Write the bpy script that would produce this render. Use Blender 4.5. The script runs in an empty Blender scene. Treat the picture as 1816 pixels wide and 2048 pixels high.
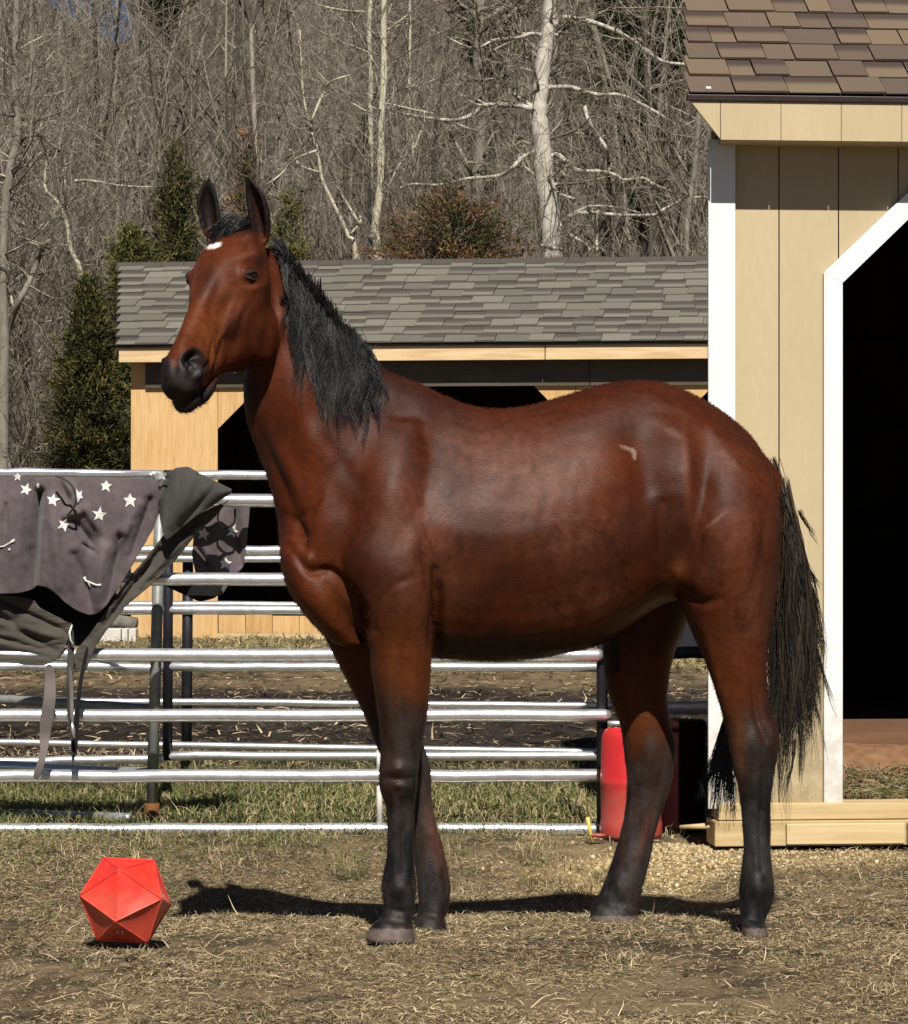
import bpy, math, random
import numpy as np
from mathutils import Vector, Matrix
from mathutils.bvhtree import BVHTree
from mathutils.kdtree import KDTree

scene = bpy.context.scene
COL = scene.collection
rng = np.random.default_rng(11)
random.seed(5)

# ------------------------------------------------------------------ camera, sky, sun, exposure
F = 6129.0          # focal length in photograph pixels (photo is 1816 x 2048)
CAMZ = 1.25
cam_data = bpy.data.cameras.new('camera')
cam = bpy.data.objects.new('camera', cam_data)
COL.objects.link(cam)
cam.location = (0, 0, CAMZ)
cam.rotation_euler = (math.radians(90), 0, 0)
cam_data.sensor_fit = 'VERTICAL'
cam_data.sensor_height = 24.0
cam_data.lens = 24.0 * F / 2048.0
cam_data.clip_start = 0.1
cam_data.clip_end = 3000
scene.camera = cam

SUN_EL = math.radians(48)
SUN_AZ = math.radians(6)     # towards the right of "behind the camera"
sun_dir = Vector((math.sin(SUN_AZ) * math.cos(SUN_EL), -math.cos(SUN_AZ) * math.cos(SUN_EL), math.sin(SUN_EL)))
world = bpy.data.worlds.new('World')
scene.world = world
world.use_nodes = True
wn = world.node_tree
wn.nodes.clear()
sky = wn.nodes.new('ShaderNodeTexSky')
sky.sky_type = 'NISHITA'
sky.sun_disc = False
sky.sun_elevation = SUN_EL
sky.sun_rotation = math.atan2(sun_dir.x, sun_dir.y)
sky.air_density = 0.3
sky.dust_density = 0.3
sky.altitude = 300
bg = wn.nodes.new('ShaderNodeBackground')
bg.inputs['Strength'].default_value = 0.05
wo = wn.nodes.new('ShaderNodeOutputWorld')
wn.links.new(sky.outputs[0], bg.inputs[0])
wn.links.new(bg.outputs[0], wo.inputs[0])
sd = bpy.data.lights.new('sun', 'SUN')
sd.energy = 5.0
sd.angle = math.radians(0.5)
sd.color = (1.0, 0.95, 0.87)
so = bpy.data.objects.new('sun', sd)
COL.objects.link(so)
so.rotation_euler = sun_dir.to_track_quat('Z', 'Y').to_euler()
so.location = (4, -6, 12)
scene.view_settings.view_transform = 'Standard'
scene.view_settings.look = 'None'
scene.view_settings.exposure = 0.33
scene.view_settings.gamma = 1.0
scene.view_settings.use_curve_mapping = False
scene.cycles.max_bounces = 5
scene.cycles.diffuse_bounces = 1
scene.cycles.glossy_bounces = 3
scene.cycles.transparent_max_bounces = 4


def P(px, py, d):
    """the point seen at photo pixel (px, py) at depth d from the camera"""
    return Vector(((px - 908.0) * d / F, d, CAMZ - (py - 1024.0) * d / F))


# ------------------------------------------------------------------ helpers
def link(o, parent=None):
    COL.objects.link(o)
    if parent is not None:
        o.parent = parent
    return o


def tag(o, label=None, cat=None, group=None, kind=None):
    if label: o['label'] = label
    if cat: o['category'] = cat
    if group: o['group'] = group
    if kind: o['kind'] = kind
    return o


def empty(name, loc=(0, 0, 0), **kw):
    o = bpy.data.objects.new(name, None)
    o.empty_display_size = 0.1
    o.location = loc
    link(o)
    return tag(o, **kw)


def mesh_np(name, verts, faces, mat=None, parent=None, smooth=False, attrs=None, mats=None):
    """verts (n,3) array, faces (m,k) int array or list of lists"""
    me = bpy.data.meshes.new(name)
    verts = np.asarray(verts, dtype=np.float32)
    if isinstance(faces, np.ndarray):
        m, k = faces.shape
        me.vertices.add(len(verts))
        me.vertices.foreach_set('co', verts.ravel())
        me.loops.add(m * k)
        me.loops.foreach_set('vertex_index', faces.astype(np.int32).ravel())
        me.polygons.add(m)
        me.polygons.foreach_set('loop_start', np.arange(0, m * k, k, dtype=np.int32))
        me.polygons.foreach_set('loop_total', np.full(m, k, dtype=np.int32))
        me.update(calc_edges=True)
    else:
        me.from_pydata([tuple(map(float, v)) for v in verts], [], faces)
    if smooth:
        me.polygons.foreach_set('use_smooth', np.ones(len(me.polygons), dtype=bool))
    if attrs:
        for an, av in attrs.items():
            av = np.asarray(av, dtype=np.float32)
            if av.ndim == 1:
                a = me.attributes.new(an, 'FLOAT', 'POINT')
                a.data.foreach_set('value', av)
            else:
                a = me.attributes.new(an, 'FLOAT_COLOR', 'POINT')
                if av.shape[1] == 3:
                    av = np.concatenate([av, np.ones((len(av), 1), np.float32)], 1)
                a.data.foreach_set('color', av.ravel())
    if mat is not None:
        me.materials.append(mat)
    o = bpy.data.objects.new(name, me)
    link(o, parent)
    return o


class MB:
    """collects simple shapes into one mesh"""
    def __init__(self):
        self.v = []
        self.f = []

    def add(self, vs, fs):
        b = len(self.v)
        self.v += [tuple(v) for v in vs]
        self.f += [[b + i for i in f] for f in fs]

    def box(self, lo, hi):
        x0, y0, z0 = lo; x1, y1, z1 = hi
        self.add([(x0, y0, z0), (x1, y0, z0), (x1, y1, z0), (x0, y1, z0), (x0, y0, z1), (x1, y0, z1), (x1, y1, z1), (x0, y1, z1)],
                 [[0, 3, 2, 1], [4, 5, 6, 7], [0, 1, 5, 4], [1, 2, 6, 5], [2, 3, 7, 6], [3, 0, 4, 7]])

    def prism(self, poly, vec):
        """poly: list of 3-D points (planar), extruded by vec"""
        n = len(poly)
        vec = Vector(vec)
        a = [Vector(p) for p in poly]
        b = [p + vec for p in a]
        self.add(a + b, [list(range(n)), list(range(2 * n - 1, n - 1, -1))] + [[i, i + n, (i + 1) % n + n, (i + 1) % n] for i in range(n)])

    def tube(self, pts, rad, n=10, cap=True):
        pts = [Vector(p) for p in pts]
        if not hasattr(rad, '__len__'):
            rad = [rad] * len(pts)
        b = len(self.v)
        up = None
        for i, p in enumerate(pts):
            d = (pts[min(i + 1, len(pts) - 1)] - pts[max(i - 1, 0)]).normalized()
            if up is None:
                up = d.orthogonal().normalized()
            up = (up - d * up.dot(d)).normalized()
            s = d.cross(up)
            for k in range(n):
                a = 2 * math.pi * k / n
                self.v.append(tuple(p + (up * math.cos(a) + s * math.sin(a)) * rad[i]))
        for i in range(len(pts) - 1):
            for k in range(n):
                a0 = b + i * n + k; a1 = b + i * n + (k + 1) % n
                self.f.append([a0, a1, a1 + n, a0 + n])
        if cap:
            self.f.append([b + k for k in range(n)][::-1])
            self.f.append([b + (len(pts) - 1) * n + k for k in range(n)])

    def build(self, name, mat=None, parent=None, smooth=False, bevel=0):
        o = mesh_np(name, self.v, self.f, mat, parent, smooth)
        if bevel:
            m = o.modifiers.new('bevel', 'BEVEL')
            m.width = bevel; m.segments = 2; m.limit_method = 'ANGLE'
        return o


def tubes_np(P0, P1, R0, R1, n=3, col=None):
    """many separate tapered tubes, as arrays"""
    P0 = np.asarray(P0, float); P1 = np.asarray(P1, float)
    m = len(P0)
    D = P1 - P0
    D /= (np.linalg.norm(D, axis=1, keepdims=True) + 1e-9)
    ref = np.where(np.abs(D[:, 2:3]) < 0.9, np.array([[0, 0, 1.0]]), np.array([[1.0, 0, 0]]))
    U = np.cross(D, ref); U /= (np.linalg.norm(U, axis=1, keepdims=True) + 1e-9)
    W = np.cross(D, U)
    V = np.zeros((m, 2 * n, 3))
    for k in range(n):
        a = 2 * math.pi * k / n
        off = U * math.cos(a) + W * math.sin(a)
        V[:, k] = P0 + off * np.asarray(R0)[:, None]
        V[:, n + k] = P1 + off * np.asarray(R1)[:, None]
    base = (np.arange(m) * 2 * n)[:, None]
    Fs = []
    for k in range(n):
        k2 = (k + 1) % n
        Fs.append(np.concatenate([base + k, base + k2, base + n + k2, base + n + k], 1))
    Fc = np.stack(Fs, 1).reshape(-1, 4)
    C = None
    if col is not None:
        C = np.repeat(np.asarray(col), 2 * n, axis=0)
    return V.reshape(-1, 3), Fc, C


def strands_np(pts, rad, n=3, col=None):
    """pts (m,s,3) polylines, rad (m,s) -> tubes"""
    pts = np.asarray(pts, float)
    m, s, _ = pts.shape
    T = np.zeros_like(pts)
    T[:, 1:-1] = pts[:, 2:] - pts[:, :-2]
    T[:, 0] = pts[:, 1] - pts[:, 0]
    T[:, -1] = pts[:, -1] - pts[:, -2]
    T /= (np.linalg.norm(T, axis=2, keepdims=True) + 1e-9)
    ref = np.array([0.13, 1.0, 0.05]); ref /= np.linalg.norm(ref)
    U = np.cross(T, ref); U /= (np.linalg.norm(U, axis=2, keepdims=True) + 1e-9)
    W = np.cross(T, U)
    V = np.zeros((m, s, n, 3))
    for k in range(n):
        a = 2 * math.pi * k / n + 0.5
        V[:, :, k] = pts + (U * math.cos(a) + W * math.sin(a)) * rad[:, :, None]
    idx = np.arange(m * s * n).reshape(m, s, n)
    Fs = []
    for k in range(n):
        k2 = (k + 1) % n
        Fs.append(np.stack([idx[:, :-1, k], idx[:, :-1, k2], idx[:, 1:, k2], idx[:, 1:, k]], -1).reshape(-1, 4))
    Fc = np.concatenate(Fs, 0)
    C = None
    if col is not None:
        col = np.asarray(col)
        if col.ndim == 2:
            col = np.repeat(col[:, None, :], s, axis=1)
        C = np.repeat(col.reshape(m * s, -1), n, axis=0)
    return V.reshape(-1, 3), Fc, C


def ribbons_np(pts, rad, col=None, side=None):
    """flat hair or twig ribbons, two triangles a segment"""
    pts = np.asarray(pts, float); m, s, _ = pts.shape
    T = np.zeros_like(pts)
    T[:, 1:-1] = pts[:, 2:] - pts[:, :-2]; T[:, 0] = pts[:, 1] - pts[:, 0]; T[:, -1] = pts[:, -1] - pts[:, -2]
    T /= (np.linalg.norm(T, axis=2, keepdims=True) + 1e-9)
    if side is None:
        side = np.random.default_rng(m).normal(0, 0.35, (m, 1, 3)) + np.array([0, 1.0, 0])
    U = np.cross(T, side); U /= (np.linalg.norm(U, axis=2, keepdims=True) + 1e-9)
    V = np.stack([pts - U * rad[:, :, None], pts + U * rad[:, :, None]], 2)
    idx = np.arange(m * s * 2).reshape(m, s, 2)
    Fc = np.stack([idx[:, :-1, 0], idx[:, :-1, 1], idx[:, 1:, 1], idx[:, 1:, 0]], -1).reshape(-1, 4)
    C = None
    if col is not None:
        col = np.asarray(col)
        if col.ndim == 2:
            col = np.repeat(col[:, None, :], s, axis=1)
        C = np.repeat(col.reshape(m * s, -1), 2, axis=0)
    return V.reshape(-1, 3), Fc, C


_pt = np.random.default_rng(3).permutation(256)
_pt = np.concatenate([_pt, _pt, _pt])
_gv = np.random.default_rng(4).uniform(-1, 1, 256)


def vnoise(p):
    """value noise on (n,3) points, about -1..1"""
    p = np.asarray(p, float)
    i = np.floor(p).astype(int); f = p - i
    f = f * f * (3 - 2 * f)
    i &= 255
    out = 0
    for dx in (0, 1):
        wx = f[:, 0] if dx else 1 - f[:, 0]
        for dy in (0, 1):
            wy = f[:, 1] if dy else 1 - f[:, 1]
            for dz in (0, 1):
                wz = f[:, 2] if dz else 1 - f[:, 2]
                h = _gv[_pt[_pt[_pt[(i[:, 0] + dx) & 255] + ((i[:, 1] + dy) & 255)] + ((i[:, 2] + dz) & 255)] & 255]
                out = out + wx * wy * wz * h
    return out


def fbm(p, o=4):
    p = np.asarray(p, float)
    s = 0; a = 1.0; t = 0
    for k in range(o):
        s = s + a * vnoise(p * (2.03 ** k) + 17.3 * k); t += a; a *= 0.5
    return s / t


def sstep(a, b, x):
    t = np.clip((x - a) / (b - a), 0, 1)
    return t * t * (3 - 2 * t)


# ------------------------------------------------------------------ materials
def new_mat(name):
    m = bpy.data.materials.new(name)
    m.use_nodes = True
    nt = m.node_tree
    b = nt.nodes['Principled BSDF']
    return m, nt, b


def N(nt, t, **kw):
    n = nt.nodes.new(t)
    for k, v in kw.items():
        if k in n.inputs.keys():
            n.inputs[k].default_value = v
        else:
            setattr(n, k, v)
    return n


def ramp(nt, fac, stops):
    r = nt.nodes.new('ShaderNodeValToRGB')
    el = r.color_ramp.elements
    el[0].position = stops[0][0]; el[0].color = (*stops[0][1], 1)
    el[1].position = stops[-1][0]; el[1].color = (*stops[-1][1], 1)
    for p, c in stops[1:-1]:
        e = el.new(p); e.color = (*c, 1)
    nt.links.new(fac, r.inputs[0])
    return r.outputs[0]


def coords(nt, scale=(1, 1, 1), rot=(0, 0, 0), space='Object'):
    tc = nt.nodes.new('ShaderNodeTexCoord')
    mp = nt.nodes.new('ShaderNodeMapping')
    mp.inputs['Scale'].default_value = scale
    mp.inputs['Rotation'].default_value = rot
    nt.links.new(tc.outputs[space], mp.inputs[0])
    return mp.outputs[0]


def add_bump(nt, b, height, strength=0.3, dist=0.01):
    bp = nt.nodes.new('ShaderNodeBump')
    bp.inputs['Strength'].default_value = strength
    bp.inputs['Distance'].default_value = dist
    nt.links.new(height, bp.inputs['Height'])
    nt.links.new(bp.outputs[0], b.inputs['Normal'])


def noise_mat(name, stops, scale=8.0, detail=6, rough=0.8, stretch=(1, 1, 1), bump=0.3, bdist=0.01, metallic=0.0, spec=0.3, distort=0.0, per_object=0.0, scale2=None):
    m, nt, b = new_mat(name)
    co = coords(nt, stretch)
    nz = N(nt, 'ShaderNodeTexNoise', Scale=scale, Detail=detail, Roughness=0.6, Distortion=distort)
    nt.links.new(co, nz.inputs['Vector'])
    fac = nz.outputs['Fac']
    if scale2:
        n2 = N(nt, 'ShaderNodeTexNoise', Scale=scale2, Detail=3)
        nt.links.new(co, n2.inputs['Vector'])
        mx = N(nt, 'ShaderNodeMath', operation='ADD'); nt.links.new(fac, mx.inputs[0]); nt.links.new(n2.outputs['Fac'], mx.inputs[1])
        hf = N(nt, 'ShaderNodeMath', operation='MULTIPLY'); nt.links.new(mx.outputs[0], hf.inputs[0]); hf.inputs[1].default_value = 0.5
        fac = hf.outputs[0]
    if per_object:
        oi = nt.nodes.new('ShaderNodeObjectInfo')
        mr = N(nt, 'ShaderNodeMapRange'); mr.inputs['To Min'].default_value = -per_object; mr.inputs['To Max'].default_value = per_object
        nt.links.new(oi.outputs['Random'], mr.inputs[0])
        ad = N(nt, 'ShaderNodeMath', operation='ADD'); nt.links.new(fac, ad.inputs[0]); nt.links.new(mr.outputs[0], ad.inputs[1])
        fac = ad.outputs[0]
    c = ramp(nt, fac, stops)
    nt.links.new(c, b.inputs['Base Color'])
    b.inputs['Roughness'].default_value = rough
    b.inputs['Metallic'].default_value = metallic
    b.inputs['Specular IOR Level'].default_value = spec
    if bump:
        add_bump(nt, b, nz.outputs['Fac'], bump, bdist)
    return m


def attr_mat(name, attr='col', rough=0.7, spec=0.3, sheen=0.0, bump=None, transl=0.0):
    m, nt, b = new_mat(name)
    a = nt.nodes.new('ShaderNodeAttribute'); a.attribute_name = attr
    nt.links.new(a.outputs['Color'], b.inputs['Base Color'])
    b.inputs['Roughness'].default_value = rough
    b.inputs['Specular IOR Level'].default_value = spec
    if bump:
        co = coords(nt, bump.get('stretch', (1, 1, 1)))
        nz = N(nt, 'ShaderNodeTexNoise', Scale=bump['scale'], Detail=5, Roughness=0.65)
        nt.links.new(co, nz.inputs['Vector'])
        add_bump(nt, b, nz.outputs['Fac'], bump['strength'], bump['dist'])
    return m


def cat_rom(A, m):
    """densify station arrays (n,k) with Catmull-Rom, m steps per gap"""
    A = np.asarray(A, float); n = len(A)
    out = []
    for i in range(n - 1):
        p0 = A[max(i - 1, 0)]; p1 = A[i]; p2 = A[i + 1]; p3 = A[min(i + 2, n - 1)]
        for j in range(m):
            t = j / m
            out.append(0.5 * ((2 * p1) + (-p0 + p2) * t + (2 * p0 - 5 * p1 + 4 * p2 - p3) * t * t + (-p0 + 3 * p1 - 3 * p2 + p3) * t ** 3))
    out.append(A[-1])
    return np.array(out)


# ================================================================== GROUND
def gheight(x, y):
    """ground relief: gentle bumps, near zero under the hooves"""
    p = np.stack([np.asarray(x) * 1.1, np.asarray(y) * 1.1, np.zeros_like(np.asarray(x))], 1)
    h = 0.022 * fbm(p, 3) + 0.010 * fbm(p * 5.0 + 9, 2)
    # heap of loose gravel by the shed corner
    gx = np.asarray(x) - 0.83; gy = np.asarray(y) - 11.35
    h = h - 0.110 * np.exp(-((np.asarray(y) - 10.6) / 0.80) ** 2) * sstep(1.1, 0.8, np.asarray(x))
    h = h + 0.055 * np.exp(-(gx ** 2) / 0.03 - (gy ** 2) / 0.05)
    return h - 0.012


def make_ground():
    xs = np.concatenate([[-900, -200, -60, -20, -8, -5], np.linspace(-3.5, 3.5, 231), [5, 8, 20, 60, 200, 900]])
    ys = np.concatenate([[-300, -40, -8, 0, 4, 6], np.linspace(7.0, 17.0, 251), np.linspace(17.3, 30, 60), [33, 37, 42, 50, 70, 110, 200, 500, 1500]])
    X, Y = np.meshgrid(xs, ys)
    x = X.ravel(); y = Y.ravel()
    z = gheight(x, y)
    nx, ny = len(xs), len(ys)
    idx = np.arange(nx * ny).reshape(ny, nx)
    Fc = np.stack([idx[:-1, :-1], idx[:-1, 1:], idx[1:, 1:], idx[1:, :-1]], -1).reshape(-1, 4)
    pn = np.stack([x, y, z * 0], 1)
    n1 = fbm(pn * np.array([1.3, 0.8, 1]), 4); n2 = fbm(pn * 9.0 + 5, 3); n3 = fbm(pn * 30 + 3, 2)
    straw = np.array([0.19, 0.142, 0.082]); soil = np.array([0.060, 0.045, 0.030]); mud = np.array([0.027, 0.022, 0.019])
    green = np.array([0.075, 0.085, 0.024]); gravel = np.array([0.36, 0.26, 0.12])
    t = sstep(-0.35, 0.45, n1 * 0.6 + n2 * 0.9 + n3 * 0.5)[:, None]
    C = soil * (1 - t) + straw * t
    g = (sstep(11.7, 12.4, y + n1 * 0.5) * (1 - sstep(14.3, 15.0, y + n1 * 0.7)) * (1 - 0.7 * sstep(0.1, 0.9, x + n1)))[:, None]
    gt = sstep(-0.4, 0.4, n2 + n3 * .5)[:, None]
    C = C * (1 - g) + (green * (0.45 + 0.9 * gt)) * g
    mm = (sstep(14.6, 15.4, y + n1 * 0.8) * (1 - sstep(21, 24, y + n1 * 2)))[:, None]
    C = C * (1 - mm) + (mud * (0.7 + 0.7 * t)) * mm
    fr = sstep(24, 26, y)[:, None]
    C = C * (1 - fr) + np.array([0.17, 0.135, 0.075]) * (0.75 + 0.5 * t) * fr
    gx = x - 1.05; gy = y - 11.15
    gg = (np.exp(-np.maximum(0, np.abs(gx) - 0.45) ** 2 / 0.06 - gy ** 2 / 0.10))[:, None]
    gg = np.clip(gg * 1.3 * sstep(-0.8, 0.2, n2)[:, None], 0, 1)
    C = C * (1 - gg) + gravel * (0.7 + 0.5 * t) * gg
    m = attr_mat('ground_earth', rough=0.95, spec=0.1, bump=dict(scale=60.0, strength=0.8, dist=0.012))
    o = mesh_np('ground', np.stack([x, y, z], 1), Fc, m, smooth=True, attrs={'col': C})
    tag(o, kind='structure')
    return o


make_ground()

# ---- matted dry grass, green grass, debris
def blades(n, xr, yr, lr, wr, up, cols, seed, curl=0.5, dens=None, name='dry_grass', dy_pow=1.0):
    r = np.random.default_rng(seed)
    y = yr[0] + (yr[1] - yr[0]) * r.random(n) ** dy_pow
    half = (y / F * 1150)
    x = r.uniform(-1, 1, n) * half + 0.0
    if xr is not None:
        keep = (x > xr[0]) & (x < xr[1]); x = x[keep]; y = y[keep]
    if dens is not None:
        keep = r.random(len(x)) < dens(x, y); x = x[keep]; y = y[keep]
    m = len(x)
    z = gheight(x, y)
    L = r.uniform(lr[0], lr[1], m); W = r.uniform(wr[0], wr[1], m)
    az = r.uniform(0, 2 * np.pi, m); el = np.clip(r.normal(up[0], up[1], m), 0.02, 1.5)
    D = np.stack([np.cos(az) * np.cos(el), np.sin(az) * np.cos(el), np.sin(el)], 1)
    S = np.stack([-np.sin(az), np.cos(az), np.zeros(m)], 1)
    tw = r.uniform(-0.7, 0.7, m)
    S = S * np.cos(tw)[:, None] + np.cross(D, S) * np.sin(tw)[:, None]
    bend = r.normal(0, curl, (m, 3)); bend[:, 2] = -np.abs(bend[:, 2]) * 0.9
    p0 = np.stack([x, y, z + r.uniform(-0.004, 0.010, m)], 1)
    p1 = p0 + D * (L * 0.5)[:, None]
    d2 = D + bend; d2 /= np.linalg.norm(d2, axis=1, keepdims=True)
    p2 = p1 + d2 * (L * 0.5)[:, None]
    for p in (p1, p2):
        gz = gheight(p[:, 0], p[:, 1]) + 0.003
        p[:, 2] = np.maximum(p[:, 2], gz)
    V = np.stack([p0 - S * W[:, None] / 2, p0 + S * W[:, None] / 2, p1 + S * W[:, None] * .42, p1 - S * W[:, None] * .42, p2 + S * W[:, None] * .1, p2 - S * W[:, None] * .1], 1)
    b = (np.arange(m) * 6)[:, None]
    Fc = np.concatenate([b + np.array([[0, 1, 2, 3]]), b + np.array([[3, 2, 4, 5]])], 1).reshape(-1, 4)
    cols = np.array(cols)
    ci = r.integers(0, len(cols), m)
    c = cols[ci] * r.uniform(0.65, 1.35, (m, 1))
    # patchiness
    pn = fbm(np.stack([x * 2.2, y * 1.4, x * 0], 1), 3)
    c = c * (1 + 0.55 * pn[:, None])
    return V.reshape(-1, 3), Fc, np.repeat(c, 6, axis=0)


STRAW = [(0.40, 0.315, 0.185), (0.33, 0.255, 0.145), (0.26, 0.195, 0.112), (0.47, 0.38, 0.24), (0.16, 0.115, 0.065), (0.27, 0.225, 0.115), (0.085, 0.060, 0.037), (0.29, 0.195, 0.118), (0.19, 0.165, 0.08)]
GREEN = [(0.115, 0.15, 0.035), (0.085, 0.115, 0.03), (0.16, 0.18, 0.055), (0.20, 0.19, 0.075), (0.07, 0.09, 0.03)]
m_blade = attr_mat('grass_blade', rough=0.75, spec=0.2)


def join_np(parts):
    V = []; Fc = []; C = []; b = 0
    for v, f, c in parts:
        V.append(v); Fc.append(f + b); C.append(c); b += len(v)
    return np.concatenate(V), np.concatenate(Fc), np.concatenate(C)


def patchy(x, y):
    q = fbm(np.stack([x * 2.6, y * 1.9, x * 0 + 4], 1), 4)
    return 0.16 + 0.84 * sstep(-0.22, 0.14, q)
pts = [blades(205000, None, (7.2, 11.9), (0.010, 0.042), (0.0013, 0.0034), (0.12, 0.30), STRAW, 1, 1.1, dy_pow=0.9, dens=patchy),
       blades(700, None, (7.2, 11.9), (0.03, 0.10), (0.002, 0.0038), (0.22, 0.3), [(0.5, 0.42, 0.28), (0.40, 0.33, 0.2)], 2, 0.4),
       blades(16000, None, (10.6, 12.0), (0.02, 0.06), (0.002, 0.004), (0.7, 0.4), GREEN + STRAW[:2], 3, 0.6,
              dens=lambda x, y: sstep(10.9, 11.9, y + 0.3 * fbm(np.stack([x * 2, y * 2, x * 0], 1), 2)) * (1 - 0.93 * sstep(-0.6, 0.0, x)))]
tr_ = np.random.default_rng(91)
for k in range(46):      # tufts
    d_ = tr_.uniform(10.7, 11.9) if k < 34 else tr_.uniform(7.6, 10.2)
    x_ = tr_.uniform(-1, 1) * d_ / F * 930
    if x_ > 0.75 and d_ > 10.5: continue
    n_ = int(tr_.integers(40, 110)); col_ = STRAW[:4] if tr_.random() < .5 else GREEN + STRAW[:3]
    vv, ff, cc = blades(n_, None, (d_ - .03, d_ + .03), (0.03, 0.085 if k < 34 else .05), (0.0015, 0.003), (0.9, 0.35), col_, 300 + k, 0.7)
    vv = vv.reshape(-1, 6, 3); b0 = vv[:, 0, 0].copy(); tgt = x_ + tr_.normal(0, 0.035, len(vv)); vv[:, :, 0] += (tgt - b0)[:, None]
    pts.append((vv.reshape(-1, 3), ff, cc))
v, f, c = join_np(pts)
tag(mesh_np('dry_grass', v, f, m_blade, attrs={'col': c}), label='matted dry straw coloured grass covering the paddock ground', cat='grass', kind='stuff')
pts = [blades(80000, None, (11.9, 15.0), (0.02, 0.075), (0.0022, 0.0045), (0.85, 0.4), GREEN + GREEN + STRAW[:3], 4, 0.6,
              dens=lambda x, y: (1 - 0.65 * sstep(0.1, 0.9, x)) * (0.35 + 0.65 * sstep(-0.3, 0.3, fbm(np.stack([x * 1.7, y * 1.7, x * 0], 1), 3)))),
       blades(18000, None, (11.9, 16), (0.03, 0.09), (0.0022, 0.004), (0.5, 0.4), STRAW[:4], 5, 0.6)]
v, f, c = join_np(pts)
tag(mesh_np('green_grass', v, f, m_blade, attrs={'col': c}), label='short green spring grass growing beyond the round pen rails', cat='grass', kind='stuff')
pts = [blades(9000, None, (15, 24), (0.03, 0.14), (0.004, 0.012), (0.15, 0.25), [(0.20, 0.14, 0.08), (0.08, 0.055, 0.035), (0.06, 0.045, 0.03), (0.42, 0.33, 0.2)], 6, 0.7),
       blades(26000, None, (24, 31), (0.04, 0.14), (0.006, 0.014), (0.4, 0.3), [(0.30, 0.24, 0.13), (0.22, 0.17, 0.09), (0.16, 0.15, 0.06)], 7, 0.5)]
v, f, c = join_np(pts)
tag(mesh_np('ground_debris', v, f, m_blade, attrs={'col': c}), label='dead leaves and hay scattered over the dark mud beyond the pen', cat='debris', kind='stuff')

# small pebbles of the gravel spill
def pebbles(n, cx, cy, sx, sy, smin, smax, cols, seed):
    r = np.random.default_rng(seed)
    ico_v = np.array([(0, 0, 1), (.894, 0, .447), (.276, .851, .447), (-.724, .526, .447), (-.724, -.526, .447), (.276, -.851, .447),
                      (.724, .526, -.447), (-.276, .851, -.447), (-.894, 0, -.447), (-.276, -.851, -.447), (.724, -.526, -.447), (0, 0, -1)])
    ico_f = np.array([(0, 1, 2), (0, 2, 3), (0, 3, 4), (0, 4, 5), (0, 5, 1), (1, 6, 2), (2, 7, 3), (3, 8, 4), (4, 9, 5), (5, 10, 1),
                      (6, 7, 2), (7, 8, 3), (8, 9, 4), (9, 10, 5), (10, 6, 1), (11, 7, 6), (11, 8, 7), (11, 9, 8), (11, 10, 9), (11, 6, 10)])
    x = cx + r.normal(0, 1, n) * sx; y = cy + r.normal(0, 1, n) * sy
    s = r.uniform(smin, smax, n)
    V = ico_v[None] * (1 + r.uniform(-0.22, 0.22, (n, 12, 1)))
    V = V * s[:, None, None] * r.uniform(0.6, 1.2, (n, 1, 3))
    V = V + np.stack([x, y, gheight(x, y) + s * 0.3], 1)[:, None, :]
    Fc = (ico_f[None] + (np.arange(n) * 12)[:, None, None]).reshape(-1, 3)
    cols = np.array(cols)
    c = cols[r.integers(0, len(cols), n)] * r.uniform(0.7, 1.3, (n, 1))
    return V.reshape(-1, 3), Fc, np.repeat(c, 12, axis=0)


GRAV = [(0.42, 0.32, 0.17), (0.52, 0.43, 0.27), (0.34, 0.24, 0.12), (0.26, 0.19, 0.11), (0.48, 0.36, 0.18)]
v, f, c = join_np([pebbles(2600, 1.15, 11.15, 0.38, 0.17, 0.002, 0.009, GRAV, 8), pebbles(1100, 0.82, 11.33, 0.13, 0.14, 0.003, 0.011, GRAV, 9),
                   pebbles(300, 0.4, 11.0, 0.25, 0.2, 0.002, 0.006, GRAV, 10)])
tag(mesh_np('gravel', v, f, attr_mat('gravel_stone', rough=0.85), attrs={'col': c}), label='spill of yellow gravel along the foot of the tan shed', cat='gravel', kind='stuff')

# dark clods of earth lying in the grass
m_clod = noise_mat('clod_earth', [(0.3, (0.02, 0.014, 0.01)), (0.7, (0.05, 0.035, 0.025))], 30, bump=0.6)
for k, (px, py, s) in enumerate([(262, 1916, 0.022), (700, 1888, 0.012), (1370, 1955, 0.016)]):
    d = CAMZ * F / (py - 1024.0)
    p = P(px, py, d)
    r = np.random.default_rng(40 + k)
    vv, ff, cc = pebbles(1, 0, 0, 0, 0, 1, 1.001, [(1, 1, 1)], 50 + k)
    vv = vv - vv.mean(0)
    vv = vv / np.abs(vv).max() * s * np.array([1, 0.8, 0.55])
    lab = ['dark clod of earth in front of the red ball', 'small dark clod beside the near front hoof', 'dark clod in the grass right of the hind hooves'][k]
    o = mesh_np('earth_clod', vv, ff, m_clod, smooth=True); o.location = (p.x, p.y, float(gheight([p.x], [p.y])[0]) + s * 0.35)
    tag(o, lab, 'clod', 'earth clods in the grass')
# ================================================================== BUILDINGS
def wood_mat(name, stops, axis='x', scale=3.0, rough=0.75, bump=0.25, per=0.12):
    st = {'x': (0.6, 9, 9), 'z': (9, 9, 0.6), 'y': (9, 0.6, 9)}[axis]
    return noise_mat(name, stops, scale=scale, detail=6, rough=rough, stretch=st, bump=bump, bdist=0.004, distort=0.6, per_object=per)


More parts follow.
